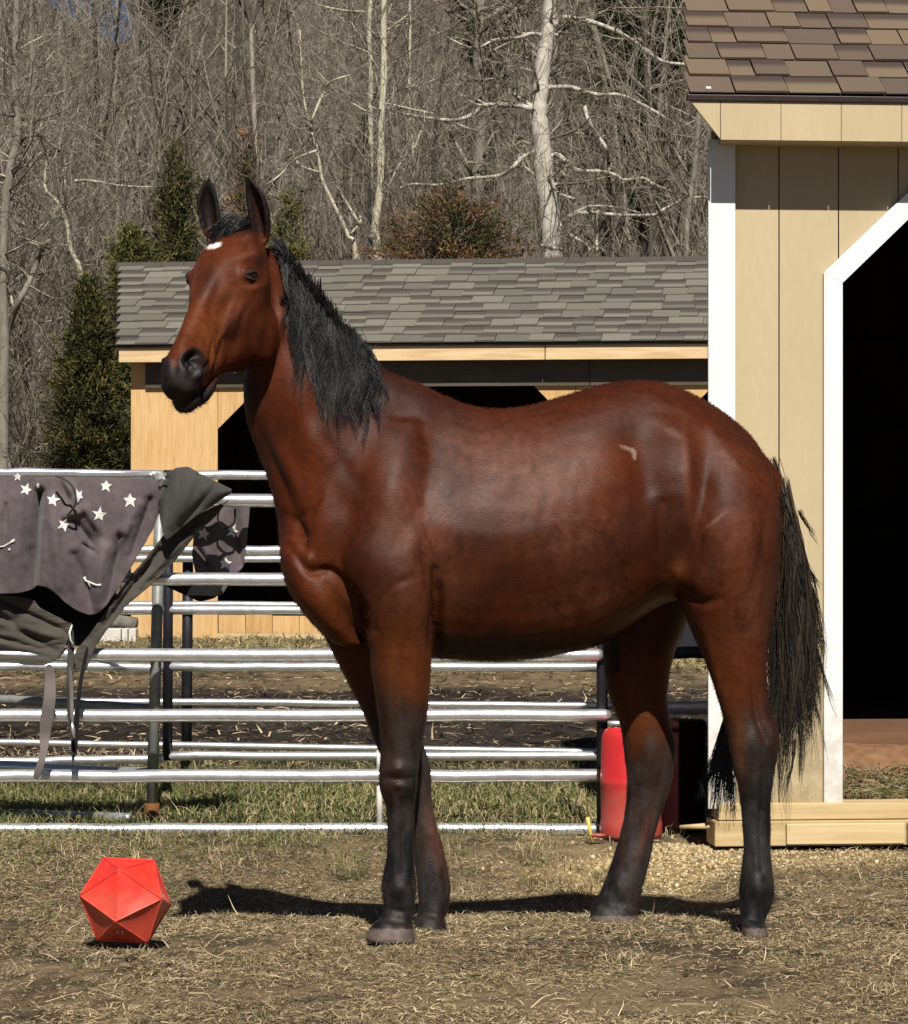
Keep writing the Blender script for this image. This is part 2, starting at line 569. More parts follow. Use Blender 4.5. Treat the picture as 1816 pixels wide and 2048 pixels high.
m_siding = noise_mat('tan_painted_siding', [(0.25, (0.45, 0.360, 0.215)), (0.75, (0.54, 0.440, 0.270))], 40, rough=0.7, stretch=(1, 1, 0.3), bump=0.25, bdist=0.003, per_object=0.06, scale2=3)
m_white = noise_mat('white_trim_paint', [(0.3, (0.74, 0.73, 0.70)), (0.7, (0.84, 0.835, 0.81))], 14, rough=0.5, stretch=(1, 1, 0.3), bump=0.1, bdist=0.002, scale2=2)
def splash(m, col, top, amount, scale=9.0):
    nt = m.node_tree; b = nt.nodes['Principled BSDF']
    src = b.inputs['Base Color'].links[0].from_socket
    ge = nt.nodes.new('ShaderNodeNewGeometry'); sp = nt.nodes.new('ShaderNodeSeparateXYZ'); nt.links.new(ge.outputs['Position'], sp.inputs[0])
    mr = N(nt, 'ShaderNodeMapRange'); mr.inputs['From Min'].default_value = top; mr.inputs['From Max'].default_value = 0.12
    nt.links.new(sp.outputs['Z'], mr.inputs[0])
    nz = N(nt, 'ShaderNodeTexNoise', Scale=scale, Detail=8, Roughness=0.75); nt.links.new(ge.outputs['Position'], nz.inputs['Vector'])
    ad = N(nt, 'ShaderNodeMath', operation='MULTIPLY_ADD'); nt.links.new(mr.outputs[0], ad.inputs[0]); ad.inputs[1].default_value = 0.42; nt.links.new(nz.outputs['Fac'], ad.inputs[2])
    m2 = N(nt, 'ShaderNodeMapRange', interpolation_type='SMOOTHSTEP'); m2.inputs['From Min'].default_value = 0.60; m2.inputs['From Max'].default_value = 0.95; m2.inputs['To Max'].default_value = amount
    nt.links.new(ad.outputs[0], m2.inputs[0])
    mx = nt.nodes.new('ShaderNodeMix'); mx.data_type = 'RGBA'
    nt.links.new(m2.outputs[0], mx.inputs[0]); nt.links.new(src, mx.inputs[6]); mx.inputs[7].default_value = (*col, 1)
    nt.links.new(mx.outputs[2], b.inputs['Base Color'])


splash(m_siding, (0.20, 0.15, 0.085), 0.75, 0.6)
splash(m_white, (0.40, 0.34, 0.25), 0.95, 0.55, 14)
m_skid = wood_mat('treated_timber', [(0.3, (0.42, 0.30, 0.14)), (0.55, (0.56, 0.42, 0.22)), (0.8, (0.66, 0.52, 0.30))], 'x')
m_dark = noise_mat('interior_shade_boards', [(0.3, (0.010, 0.007, 0.005)), (0.7, (0.022, 0.016, 0.011))], 8, rough=0.9, spec=0.05)  # near black, the shade inside the buildings put into the board colour
m_drip = noise_mat('brown_drip_edge', [(0.3, (0.02, 0.013, 0.012)), (0.7, (0.035, 0.022, 0.02))], 20, rough=0.4, bump=0)
m_fresh = wood_mat('fresh_lumber_trim', [(0.3, (0.50, 0.33, 0.16)), (0.55, (0.66, 0.48, 0.27)), (0.8, (0.74, 0.58, 0.36))], 'x')
m_ply = wood_mat('fresh_plywood_wall', [(0.25, (0.42, 0.235, 0.09)), (0.55, (0.58, 0.36, 0.155)), (0.8, (0.66, 0.45, 0.22))], 'z', scale=4)
m_shadewood = wood_mat('eave_shade_board', [(0.3, (0.06, 0.05, 0.038)), (0.7, (0.11, 0.09, 0.065))], 'x')  # dark grey wood, the eave shadow on the header put into its colour


def shingle_mat(name, lo, mid, hi, length):
    m, nt, b = new_mat(name)
    co = nt.nodes.new('ShaderNodeTexCoord')
    oi = nt.nodes.new('ShaderNodeObjectInfo')
    sp = nt.nodes.new('ShaderNodeSeparateXYZ'); nt.links.new(co.outputs['Object'], sp.inputs[0])
    mr = N(nt, 'ShaderNodeMapRange'); mr.inputs['From Min'].default_value = 0.0; mr.inputs['From Max'].default_value = length
    nt.links.new(sp.outputs['Y'], mr.inputs[0])
    c0 = ramp(nt, oi.outputs['Random'], [(0.0, lo), (0.35, mid), (0.6, hi), (0.8, mid), (1.0, lo)])
    # printed darker band at the top of some tabs
    st = N(nt, 'ShaderNodeMath', operation='FRACT')
    m7 = N(nt, 'ShaderNodeMath', operation='MULTIPLY'); m7.inputs[1].default_value = 7.31; nt.links.new(oi.outputs['Random'], m7.inputs[0]); nt.links.new(m7.outputs[0], st.inputs[0])
    gt = N(nt, 'ShaderNodeMath', operation='GREATER_THAN'); gt.inputs[1].default_value = 0.5; nt.links.new(st.outputs[0], gt.inputs[0])
    sm = N(nt, 'ShaderNodeMapRange', interpolation_type='SMOOTHSTEP'); sm.inputs['From Min'].default_value = 0.38; sm.inputs['From Max'].default_value = 0.72
    nt.links.new(mr.outputs[0], sm.inputs[0])
    mu = N(nt, 'ShaderNodeMath', operation='MULTIPLY'); nt.links.new(gt.outputs[0], mu.inputs[0]); nt.links.new(sm.outputs[0], mu.inputs[1])
    mx = nt.nodes.new('ShaderNodeMix'); mx.data_type = 'RGBA'
    nt.links.new(mu.outputs[0], mx.inputs[0]); nt.links.new(c0, mx.inputs[6]); mx.inputs[7].default_value = (lo[0] * 0.62, lo[1] * 0.58, lo[2] * 0.62, 1)
    # granules
    nz = N(nt, 'ShaderNodeTexNoise', Scale=220.0, Detail=3); nt.links.new(co.outputs['Object'], nz.inputs['Vector'])
    g = N(nt, 'ShaderNodeMapRange'); g.inputs['To Min'].default_value = 0.55; g.inputs['To Max'].default_value = 1.45; nt.links.new(nz.outputs['Fac'], g.inputs[0])
    m2 = nt.nodes.new('ShaderNodeMix'); m2.data_type = 'RGBA'; m2.blend_type = 'MULTIPLY'; m2.inputs[0].default_value = 1.0
    nt.links.new(mx.outputs[2], m2.inputs[6]); nt.links.new(g.outputs[0], m2.inputs[7])
    nt.links.new(m2.outputs[2], b.inputs['Base Color'])
    b.inputs['Roughness'].default_value = 0.95; b.inputs['Specular IOR Level'].default_value = 0.15
    add_bump(nt, b, nz.outputs['Fac'], 0.5, 0.003)
    return m


def shingles(parent, roof, x_left, x_right, y0, z0, slope, dt, rows, wlo, whi, mat, seed, thick=(0.007, 0.016), maxn=299):
    """tabs laid in courses; local roof coordinates; x_left is a function of run t"""
    r = np.random.default_rng(seed)
    ln = dt / math.cos(slope)
    meshes = []
    for th in thick:
        mb = MB()
        L = ln * 1.25
        mb.add([(0.0, 0, 0), (1, 0, 0), (1, L, 0), (0.0, L, 0), (0.0, 0, th), (1, 0, th), (1, L, th * 0.35), (0.0, L, th * 0.35)],
               [[0, 3, 2, 1], [4, 5, 6, 7], [0, 1, 5, 4], [1, 2, 6, 5], [2, 3, 7, 6], [3, 0, 4, 7]])
        me = bpy.data.meshes.new('shingle'); me.from_pydata(mb.v, [], mb.f); me.materials.append(mat)
        meshes.append(me)
    cnt = 0
    for k in range(rows):
        t = k * dt
        x = x_left(t) - r.uniform(0, 0.0)
        j = int(r.integers(0, 2))
        while x < x_right:
            w = r.uniform(wlo, whi)
            o = bpy.data.objects.new('shingle', meshes[j % 2])
            link(o, roof)
            o.location = (x + 0.002, y0 + t, z0 + t * math.tan(slope) + 0.004 + r.uniform(0, 0.003))
            o.rotation_euler = (slope - 0.035, r.uniform(-0.006, 0.006), 0)
            o.scale = (w - 0.004, 1, 1)
            x += w; j += 1; cnt += 1
            if cnt >= maxn:
                return cnt
    return cnt


# ---- tan shed at the right
SH = empty('shed', (0.939, 11.35, 0), label='tan wooden shed with white trim, brown shingle roof and dark chamfered doorway', cat='shed')
SH.rotation_euler = (0, 0, math.atan(0.09))
def sx(px, d=11.35): return (px - 908) * d / F - 0.939
def sz(py, d=11.35): return CAMZ - (py - 1024) * d / F

WT = sz(283, 11.25)      # wall top, hidden by the fascia
zb = sz(1617)
# siding boards: cut round the doorway
joints = [1426, 1560, 1681, 1803, 1924, 2046, 2168, 2290, 2412, 2534]
door_l, door_r = 1687, 2380
def door_top(px):
    """py of the opening's upper edge at px"""
    if px < door_l or px > door_r: return None
    a = 565 - (px - door_l) * 0.96; b2 = 565 - (door_r - px) * 0.96
    return max(330, a, b2)
for i in range(len(joints) - 1):
    a, b_ = joints[i] + 1.3, joints[i + 1] - 1.3
    xs_ = sorted(set([a, b_] + [q for q in (door_l, door_r, 1932, 2135) if a < q < b_]))
    segs = []
    for q0, q1 in zip(xs_[:-1], xs_[1:]):
        mid = (q0 + q1) / 2
        if door_top(mid) is None:
            segs.append((q0, q1, zb, zb))
        else:
            segs.append((q0, q1, sz(door_top(max(q0, door_l + .01))), sz(door_top(min(q1, door_r - .01)))))
    for q0, q1, z0, z1 in segs:
        mb = MB()
        mb.prism([(sx(q0), 0, z0), (sx(q1), 0, z1), (sx(q1), 0, WT), (sx(q0), 0, WT)], (0, 0.016, 0))
        mb.build('siding_board', m_siding, SH)
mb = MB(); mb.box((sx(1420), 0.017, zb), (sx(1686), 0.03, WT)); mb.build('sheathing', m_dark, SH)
# trims
mb = MB(); mb.box((0, -0.019, sz(1617)), (0.101, -0.001, WT + .02)); mb.build('corner_trim', m_white, SH, bevel=0.002)
mb = MB(); mb.prism([(0.006, 0.0, sz(1617)), (0.001, 0.0, sz(1617)), (0.001, 0.0, WT), (0.006, 0.0, WT)], (0.02, 0.10, 0)); mb.build('corner_trim', m_white, SH)
tl, tr = 1649, 1687
mb = MB(); mb.prism([(sx(tl), -0.024, sz(1617)), (sx(tr), -0.024, sz(1617)), (sx(tr), -0.024, sz(565)), (sx(tl), -0.024, sz(545))], (0, 0.022, 0)); mb.build('door_trim', m_white, SH, bevel=0.002)
mb = MB(); mb.prism([(sx(tl), -0.0245, sz(545)), (sx(tr), -0.0245, sz(565)), (sx(1932), -0.0245, sz(330)), (sx(1895), -0.0245, sz(311))], (0, 0.022, 0)); mb.build('door_trim', m_white, SH, bevel=0.002)
mb = MB(); mb.prism([(sx(1895), -0.025, sz(311)), (sx(1932), -0.025, sz(330)), (sx(2135), -0.025, sz(330)), (sx(2172), -0.025, sz(311))], (0, 0.022, 0)); mb.build('door_trim', m_white, SH)
mb = MB(); mb.prism([(sx(2172), -0.0245, sz(311)), (sx(2135), -0.0245, sz(330)), (sx(2380), -0.0245, sz(565)), (sx(2418), -0.0245, sz(545))], (0, 0.022, 0)); mb.build('door_trim', m_white, SH)
mb = MB(); mb.prism([(sx(2380), -0.024, sz(1617)), (sx(2418), -0.024, sz(1617)), (sx(2418), -0.024, sz(545)), (sx(2380), -0.024, sz(565))], (0, 0.022, 0)); mb.build('door_trim', m_white, SH)
# jamb (wall thickness) in dark wood
jm = noise_mat('dark_jamb_board', [(0.3, (0.05, 0.035, 0.02)), (0.7, (0.09, 0.06, 0.035))], 10)
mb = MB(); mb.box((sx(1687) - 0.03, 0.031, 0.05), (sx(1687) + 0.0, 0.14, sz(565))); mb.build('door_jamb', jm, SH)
# side and back walls, floor, roof underside
sk = math.tan(math.radians(12))
D_ = 3.4
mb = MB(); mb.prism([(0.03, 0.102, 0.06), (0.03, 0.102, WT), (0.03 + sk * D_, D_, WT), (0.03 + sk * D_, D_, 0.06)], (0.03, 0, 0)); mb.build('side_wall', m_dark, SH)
for k in range(14):
    y0_, y1_ = 0.104 + k * 0.235, 0.104 + k * 0.235 + 0.231
    zt = WT + min(y0_, 2 * 1.7 - y1_) * 0.62
    mb = MB(); mb.prism([(0.010 + sk * y0_, y0_, 0.13), (0.010 + sk * y0_, y0_, zt), (0.010 + sk * y1_, y1_, zt), (0.010 + sk * y1_, y1_, 0.13)], (0.016, 0, 0)); mb.build('siding_board', m_siding, SH)
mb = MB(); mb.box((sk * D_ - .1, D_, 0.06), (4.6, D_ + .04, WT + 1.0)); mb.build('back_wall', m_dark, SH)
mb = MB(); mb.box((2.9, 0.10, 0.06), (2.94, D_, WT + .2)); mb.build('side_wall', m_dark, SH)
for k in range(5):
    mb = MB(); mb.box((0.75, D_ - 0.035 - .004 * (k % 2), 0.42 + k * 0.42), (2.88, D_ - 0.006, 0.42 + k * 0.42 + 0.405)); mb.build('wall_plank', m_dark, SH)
# timber skid and step board
mb = MB(); mb.box((-0.015 + sx(1432), -0.062, sz(1690)), (3.2, 0.12, sz(1640))); mb.build('base_beam', m_skid, SH, bevel=0.004)
mb = MB(); mb.box((sx(1432), -0.05, sz(1638.5)), (3.2, 0.10, sz(1606))); mb.build('base_beam', m_skid, SH, bevel=0.004)
mb = MB(); mb.box((sx(1432) + .25, -0.084, sz(1686)), (sx(1806), -0.0635, sz(1645))); mb.build('step_board', m_skid, SH, bevel=0.003)
mb = MB(); mb.box((sx(1812), -0.084, sz(1690)), (sx(2200), -0.0635, sz(1644))); mb.build('step_board', m_skid, SH, bevel=0.003)
# inside floor: bank of red-brown dirt with a kick board
m_dirt = noise_mat('dry_red_dirt', [(0.3, (0.15, 0.080, 0.042)), (0.7, (0.26, 0.145, 0.078))], 22, bump=0.8, bdist=0.01, spec=0.1)
xs_ = np.linspace(0.42, 2.9, 90); ys_ = np.linspace(0.10, 3.39, 60)
X, Y = np.meshgrid(xs_, ys_)
Zf = 0.165 + 0.17 * sstep(0.16, 0.62, Y) + 0.012 * fbm(np.stack([X.ravel() * 9, Y.ravel() * 9, X.ravel() * 0], 1), 3).reshape(X.shape)
idx = np.arange(X.size).reshape(X.shape)
Fc = np.stack([idx[:-1, :-1], idx[:-1, 1:], idx[1:, 1:], idx[1:, :-1]], -1).reshape(-1, 4)
mesh_np('dirt_floor', np.stack([X, Y, Zf], -1).reshape(-1, 3), Fc, m_dirt, SH, smooth=True)
hr0 = np.random.default_rng(61)
nh = 2600
hx = hr0.uniform(0.44, 1.6, nh); hy = hr0.uniform(0.12, 0.40, nh); az_ = hr0.uniform(0, 6.28, nh)
hz = 0.168 + 0.17 * sstep(0.16, 0.62, hy) + 0.004 + hr0.uniform(0, 0.03, nh) * (1 - (hy - .12) / .3)
h0 = np.stack([hx, hy, hz], 1); hd_ = np.stack([np.cos(az_), np.sin(az_), hr0.normal(0, 0.25, nh)], 1) * hr0.uniform(.02, .05, nh)[:, None]
hp = np.stack([h0, h0 + hd_ + hr0.normal(0, .004, (nh, 3)), h0 + hd_ * 1.8 + np.stack([hx * 0, hx * 0, hr0.normal(0, .010, nh)], 1)], 1)
hv, hf, hc = strands_np(hp, np.full((nh, 3), 0.0013), 3, np.array(STRAW + GREEN)[hr0.integers(0, len(STRAW) + len(GREEN), nh)])
tag(mesh_np('hay', hv, hf, m_blade, SH, attrs={'col': hc}), kind='stuff')
mb = MB(); mb.box((sx(1680, 12), 0.66, 0.30), (2.88, 0.70, sz(1441, 12.03))); mb.build('kick_board', wood_mat('brown_kick_board', [(0.3, (0.10, 0.05, 0.026)), (0.7, (0.17, 0.09, 0.048))]), SH)
# soffit, fascia pieces with a mitred left end
mb = MB(); mb.prism([(0.022, -0.194, WT - 0.003), (3.4, -0.194, WT - 0.003), (3.4, 0.35, WT - 0.003), (0.08, 0.35, WT - 0.003)], (0, 0, 0.02)); mb.build('soffit', m_siding, SH)
fj = [1428, 1550, 1672, 1795, 1917, 2040, 2162, 2285, 2500]
fz0, fz1 = sz(283, 11.2), sz(207, 11.2)
mb = MB(); mb.prism([(sx(1368, 11.2), -0.21, fz1), (sx(1427.2, 11.2), -0.21, fz0 + .004), (sx(1427.2, 11.2), -0.21, fz1)], (0, 0.015, 0)); mb.build('fascia_board', m_siding, SH)
for a, b_ in zip(fj[:-1], fj[1:]):
    mb = MB(); mb.box((sx(a + .6, 11.2), -0.21, fz0), (sx(b_ - .6, 11.2), -0.195, fz1)); mb.build('fascia_board', m_siding, SH)
mb = MB(); mb.box((sx(1430, 11.2), -0.1945, fz0 + .0004), (3.4, -0.185, fz1)); mb.build('sun_gap_blocker', m_shadewood, SH)  # added strip behind the joints, blocks sun leaking through the gaps
mb = MB(); mb.box((sx(1362, 11.18), -0.219, fz1 + 0.001), (3.4, -0.19, fz1 + 0.024)); mb.build('drip_edge', m_drip, SH, bevel=0.003)
# roof
SL = math.radians(35)
ry0, rz0 = -0.212, fz1 + 0.025
xl = lambda t: sx(1365, 11.18) + t * 0.149
mb = MB()
T_ = 1.9
mb.add([(xl(0), ry0, rz0 - .0), (3.4, ry0, rz0), (3.4, ry0 + T_, rz0 + T_ * math.tan(SL)), (xl(T_), ry0 + T_, rz0 + T_ * math.tan(SL)),
        (xl(0), ry0, rz0 - .02), (3.4, ry0, rz0 - .02), (3.4, ry0 + T_, rz0 + T_ * math.tan(SL) - .03), (xl(T_), ry0 + T_, rz0 + T_ * math.tan(SL) - .03)],
       [[0, 1, 2, 3], [7, 6, 5, 4], [0, 4, 5, 1], [1, 5, 6, 2], [2, 6, 7, 3], [3, 7, 4, 0]])
roof = mb.build('roof', m_drip, SH)
m_sh1 = shingle_mat('brown_shingle', (0.105, 0.078, 0.063), (0.138, 0.103, 0.075), (0.172, 0.130, 0.086), 0.15)
n1_ = shingles(SH, roof, xl, 2.3, ry0 - 0.012, rz0, SL, 0.110, 9, 0.09, 0.20, m_sh1, 21, thick=(0.004, 0.009))
# back slope so the roof is closed
mb = MB(); mb.add([(xl(T_), ry0 + T_, rz0 + T_ * math.tan(SL)), (3.4, ry0 + T_, rz0 + T_ * math.tan(SL)), (3.4, 3.75, WT + .05), (0.80, 3.75, WT + .05)], [[3, 2, 1, 0]]); mb.build('rear_roof', noise_mat('brown_shingle_slope', [(0.3, (0.085, 0.06, 0.05)), (0.7, (0.16, 0.12, 0.085))], 18), SH)
# white dropping on the eave
mb = MB(); mb.tube([(sx(1398, 11.2), -0.215, rz0 + .022), (sx(1408, 11.2), -0.212, rz0 + .022)], [0.006, 0.006], 8); mb.build('white_spot', m_white, SH)

# ---- fresh wood shelter in the back
LS = empty('run_in_shelter', (-3.204, 30.4, 0), label='long open run-in shelter of fresh orange plywood with grey shingle roof', cat='shelter')
yaw = -math.radians(7.5)
LS.rotation_euler = (0, 0, yaw)
def lx(px, off=0.0):
    # local x of a pixel column on the front plane
    k = (px - 908) / F
    # world: X = -3.204 + x cos - off sin ; Y = 30.4 + x sin + off cos
    c, s = math.cos(yaw), math.sin(yaw)
    return (k * (30.4 + off * c) + 3.204 + off * s) / (c - k * s)
def lz(py): return CAMZ - (py - 1024) * 30.4 / F
LW = lz(728) + 0.02
ot = lz(769)
o1l, o1r, o2l = 435, 1150, 1345
def wallpoly(poly, name='wall_panel', mat=None, y=0.0, th=0.02):
    mb = MB(); mb.prism([(lx(a), y, z) for a, z in poly], (0, th, 0)); return mb.build(name, mat or m_ply, LS)
ch = 90
zc = lz(858)
wallpoly([(262, 0.0), (o1l, 0.0), (o1l, zc), (o1l, LW), (262, LW)])
wallpoly([(o1l + 1, zc), (o1l + ch, ot), (o1l + ch, LW), (o1l + 1, LW)], 'wall_panel')
hd = [(o1l + ch, 700), (701, 880), (881, o1r - ch)]
for a, b_ in hd:
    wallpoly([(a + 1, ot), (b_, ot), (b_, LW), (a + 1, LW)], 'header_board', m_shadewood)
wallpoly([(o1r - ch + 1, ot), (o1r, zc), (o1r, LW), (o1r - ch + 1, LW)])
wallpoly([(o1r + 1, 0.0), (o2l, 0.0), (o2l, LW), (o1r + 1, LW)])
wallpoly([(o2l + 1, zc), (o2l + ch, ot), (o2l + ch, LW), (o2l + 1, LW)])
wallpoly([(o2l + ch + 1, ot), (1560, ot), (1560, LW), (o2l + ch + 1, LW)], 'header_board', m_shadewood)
wallpoly([(1561, 0), (1640, 0), (1640, LW), (1561, LW)])
RX = lx(1640)
for a, b_ in ((292, 720), (721, 1180), (1181, 1640)):
    mb = MB(); mb.box((lx(a) + .003, -0.04, lz(776)), (lx(b_) - .003, -0.002, LW - .004)); mb.build('header_beam', m_shadewood, LS)
mb = MB(); mb.box((lx(262), 0.021, 0), (lx(262) + .03, 2.6, LW)); mb.build('side_wall', m_ply, LS)
mb = MB(); mb.box((RX - .03, 0.021, 0), (RX, 2.6, LW)); mb.build('side_wall', m_ply, LS)
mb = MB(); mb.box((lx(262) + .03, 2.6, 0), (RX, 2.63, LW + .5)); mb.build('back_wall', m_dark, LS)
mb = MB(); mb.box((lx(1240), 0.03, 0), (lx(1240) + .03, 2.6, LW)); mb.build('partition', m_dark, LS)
# low kick boards in the big opening
r_ = np.random.default_rng(9)
q = o1l + 2
while q < 1148:
    w = r_.uniform(44, 56)
    mb = MB(); mb.box((lx(q, .2), 0.20 + r_.uniform(0, .012), 0.045), (lx(min(q + w, 1149), .2) - 0.006, 0.24, 0.225 + r_.uniform(-.006, .006)))
    mb.build('kick_board', m_ply, LS); q += w
mb = MB(); mb.box((lx(o1l), -0.03, 0), (lx(1345), 0.05, 0.05)); mb.build('sill_beam', m_skid, LS)
# fascia of fresh lumber, three lengths
fo = -0.21
for a, b_ in [(238, 640), (641, 1090), (1091, 1700)]:
    mb = MB(); mb.box((lx(a, fo) + .002, fo - .02, lz(727)), (lx(b_, fo) - .002, fo, lz(698))); mb.build('fascia_board', m_fresh, LS, bevel=0.004)
mb = MB(); mb.box((lx(240, fo), fo + .001, LW - 0.001), (lx(1690, fo), 0.3, LW + .015)); mb.build('soffit', m_shadewood, LS)
mb = MB(); mb.box((lx(233, fo), fo - .035, lz(698) + .002), (lx(1705, fo), fo + .02, lz(698) + .022)); mb.build('drip_edge', m_drip, LS)
SL2 = math.radians(23.3)
ly0, lz0 = fo - 0.05, lz(698) + 0.024
run = 2.25
lxa, lxb = lx(234, fo), lx(1705, fo)
mb = MB(); tt = math.tan(SL2)
mb.add([(lxa, ly0, lz0), (lxb, ly0, lz0), (lxb, ly0 + run, lz0 + run * tt), (lxa - .53, ly0 + run, lz0 + run * tt),
        (lxa, ly0, lz0 - .02), (lxb, ly0, lz0 - .02), (lxb, ly0 + run, lz0 + run * tt - .03), (lxa, ly0 + run, lz0 + run * tt - .03)],
       [[0, 1, 2, 3], [7, 6, 5, 4], [0, 4, 5, 1], [1, 5, 6, 2], [2, 6, 7, 3], [3, 7, 4, 0]])
roof2 = mb.build('roof', m_drip, LS)
m_sh2 = shingle_mat('grey_shingle', (0.125, 0.117, 0.098), (0.158, 0.148, 0.123), (0.185, 0.174, 0.144), 0.20)
n2_ = shingles(LS, roof2, lambda t: lxa - t * 0.235, min(lxb, 6.25), ly0 - .02, lz0, SL2, run / 11.0, 11, 0.17, 0.36, m_sh2, 23, thick=(0.008, 0.018))
mb = MB()
x = lxa - .53
while x < lxb:      # ridge caps
    mb.prism([(x, ly0 + run - .12, lz0 + run * tt - .03), (x, ly0 + run + .02, lz0 + run * tt + .035), (x, ly0 + run + .16, lz0 + run * tt - .03)], (0.235, 0, 0)); x += 0.24
cap = mb.build('ridge_cap', m_sh2, LS)
mb = MB(); mb.add([(lxa, ly0 + run, lz0 + run * tt), (lxb, ly0 + run, lz0 + run * tt), (lxb, 4.4, LW), (lxa, 4.4, LW)], [[3, 2, 1, 0]]); mb.build('rear_roof', m_drip, LS)
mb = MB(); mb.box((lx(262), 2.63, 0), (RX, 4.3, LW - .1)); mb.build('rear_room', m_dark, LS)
print('shingles', n1_, n2_)

# white feed trough left of the shelter
WB = empty('feed_trough', tuple(P(230, 1281, 29.5) * 1.0), label='low white plastic feed trough beside the left wall of the shelter', cat='trough')
WB.location.z = 0
for a, b_ in ((-0.20, 0.055), (0.065, 0.12), (0.13, 0.20)):
    mb = MB(); mb.box((a, 0, 0.0), (b_, 0.25, 0.125)); mb.build('panel', m_white, WB, bevel=0.006)
LG = MB(); c = P(232, 1246, 29.9)
LG.tube([c + Vector((-0.30, 0, -0.02)), c + Vector((0.0, .03, 0.01)), c + Vector((0.2, 0.0, -0.015))], [0.07, 0.075, 0.07], 12)
o = LG.build('log', noise_mat('grey_log_bark', [(0.3, (0.09, 0.08, 0.065)), (0.7, (0.22, 0.2, 0.17))], 14, bump=0.8), smooth=True)
tag(o, 'grey weathered log lying behind the white trough', 'log')
mb = MB(); mb.tube([c + Vector((-0.25, 0.02, -0.24)), c + Vector((-0.25, 0.02, -0.06))], .05, 8); mb.tube([c + Vector((0.15, 0.02, -0.24)), c + Vector((0.15, 0.02, -0.06))], .05, 8)
mb.build('log_rest', m_shadewood, o)

# ================================================================== ROUND PEN PANELS
def steel_mat(name, base, rough, metallic, dirty=0.5):
    m, nt, b = new_mat(name)
    co = coords(nt, (1, 1, 1))
    nz = N(nt, 'ShaderNodeTexNoise', Scale=22.0, Detail=6, Roughness=0.7); nt.links.new(co, nz.inputs['Vector'])
    c = ramp(nt, nz.outputs['Fac'], [(0.28, tuple(x * dirty for x in base)), (0.5, base), (0.8, tuple(min(1, x * 1.15) for x in base))])
    nt.links.new(c, b.inputs['Base Color'])
    b.inputs['Metallic'].default_value = metallic
    rr = N(nt, 'ShaderNodeMapRange'); rr.inputs['To Min'].default_value = rough - 0.1; rr.inputs['To Max'].default_value = rough + 0.15
    nt.links.new(nz.outputs['Fac'], rr.inputs[0]); nt.links.new(rr.outputs[0], b.inputs['Roughness'])
    return m


m_steel = steel_mat('galvanised_tube', (0.80, 0.80, 0.81), 0.30, 0.80, 0.85)
m_post = steel_mat('dull_grey_post', (0.26, 0.27, 0.25), 0.45, 0.3)
m_black = noise_mat('dark_reflection_post', [(0.3, (0.010, 0.010, 0.014)), (0.7, (0.022, 0.021, 0.028))], 12, rough=0.5, bump=0.1)  # even black stands in for dark reflections on the steel posts
m_rust = noise_mat('rusty_foot', [(0.3, (0.10, 0.035, 0.012)), (0.7, (0.22, 0.09, 0.03))], 40, bump=0.6)


def rail(par, x0, x1, y, d, r=0.026, mat=None, y2=None, d2=None, name='rail', dent=True):
    """tube whose upper lit line is at photo row y"""
    y2 = y if y2 is None else y2; d2 = d if d2 is None else d2
    a = P(x0, y, d); b_ = P(x1, y2, d2)
    rr = np.random.default_rng(int(abs(x0 + y * 7)))
    n = 14
    pts = [a.lerp(b_, i / n) + Vector((0, 0, rr.normal(0, 0.0012) if dent else 0)) for i in range(n + 1)]
    rads = [r * .55] + [r] * (n - 1) + [r * .55]
    pts = [a] + [pts[0].lerp(pts[1], 0.12)] + pts[1:-1] + [pts[-1].lerp(pts[-2], 0.12)] + [b_]
    rads = [r * .6] + [r] * (n + 1) + [r * .6]
    mb = MB(); mb.tube(pts, rads, 14)
    return mb.build(name, mat or m_steel, par, smooth=True)


def post(par, x0, y0, x1, y1, d, r=0.022, mat=None, name='post'):
    mb = MB(); mb.tube([P(x0, y0, d), P(x1, y1, d)], r, 12)
    return mb.build(name, mat or m_post, par, smooth=True)


GP = 'galvanised round pen panels'
d = 12.0
PA = empty('fence_panel', (-1.0, d, 0), label='nearest galvanised pen panel with six rails, the horse blanket hangs over it', cat='fence panel', group=GP)
EMPT = []
def under(par):
    par['_'] = 1
def reparent_fix(par):
    """children were built in world coordinates: offset them by the parent's place"""
    for c in list(par.children):
        c.matrix_parent_inverse = Matrix.Translation(-par.location)
for yy in (1001, 1158, 1310, 1431, 1552):
    rail(PA, -160, 1222 if yy == 1431 else 1208, yy, d)
rail(PA, -160, 1206, 1659, d, 0.026)
post(PA, -150, 985, -150, 1668, d, 0.025)
post(PA, 1203, 985, 1203, 1664, d + .03, 0.020, m_black)
post(PA, 759, 1560, 759, 1658, d + .01, 0.012, m_white, 'picket')
post(PA, 759, 1500, 759, 1548, d + .01, 0.012, m_white, 'picket')
reparent_fix(PA)
d = 12.45
PE = empty('fence_panel', (-2, 12.6, 0), label='angled pen panel at the far left with dull grey post and rusty foot', cat='fence panel', group=GP)
rail(PE, -140, 306, 1526, 13.05, .025, None, 1548, d)
rail(PE, -140, 262, 1624, 13.05, .022, None, 1637, d)
rail(PE, -140, 306, 948, 13.05, .012, None, 950, d)
rail(PE, -140, 306, 1390, 13.05, .020, m_post, 1418, d)
post(PE, 322, 945, 303, 1640, d - .02, 0.0235)
post(PE, 304, 1606, 304, 1648, d - .02, 0.03, m_rust, 'foot')
reparent_fix(PE)
d = 13.3
PB = empty('fence_panel', (-0.6, d, 0), label='second pen panel behind the nearest one, dark post at its left end', cat='fence panel', group=GP)
for yy in (950, 1100, 1220, 1334, 1512):
    rail(PB, 332, 1205, yy, d, 0.0205)
post(PB, 337, 940, 335, 1520, d, 0.022, m_black)
post(PB, 1208, 940, 1206, 1520, d, 0.020, m_black)
reparent_fix(PB)
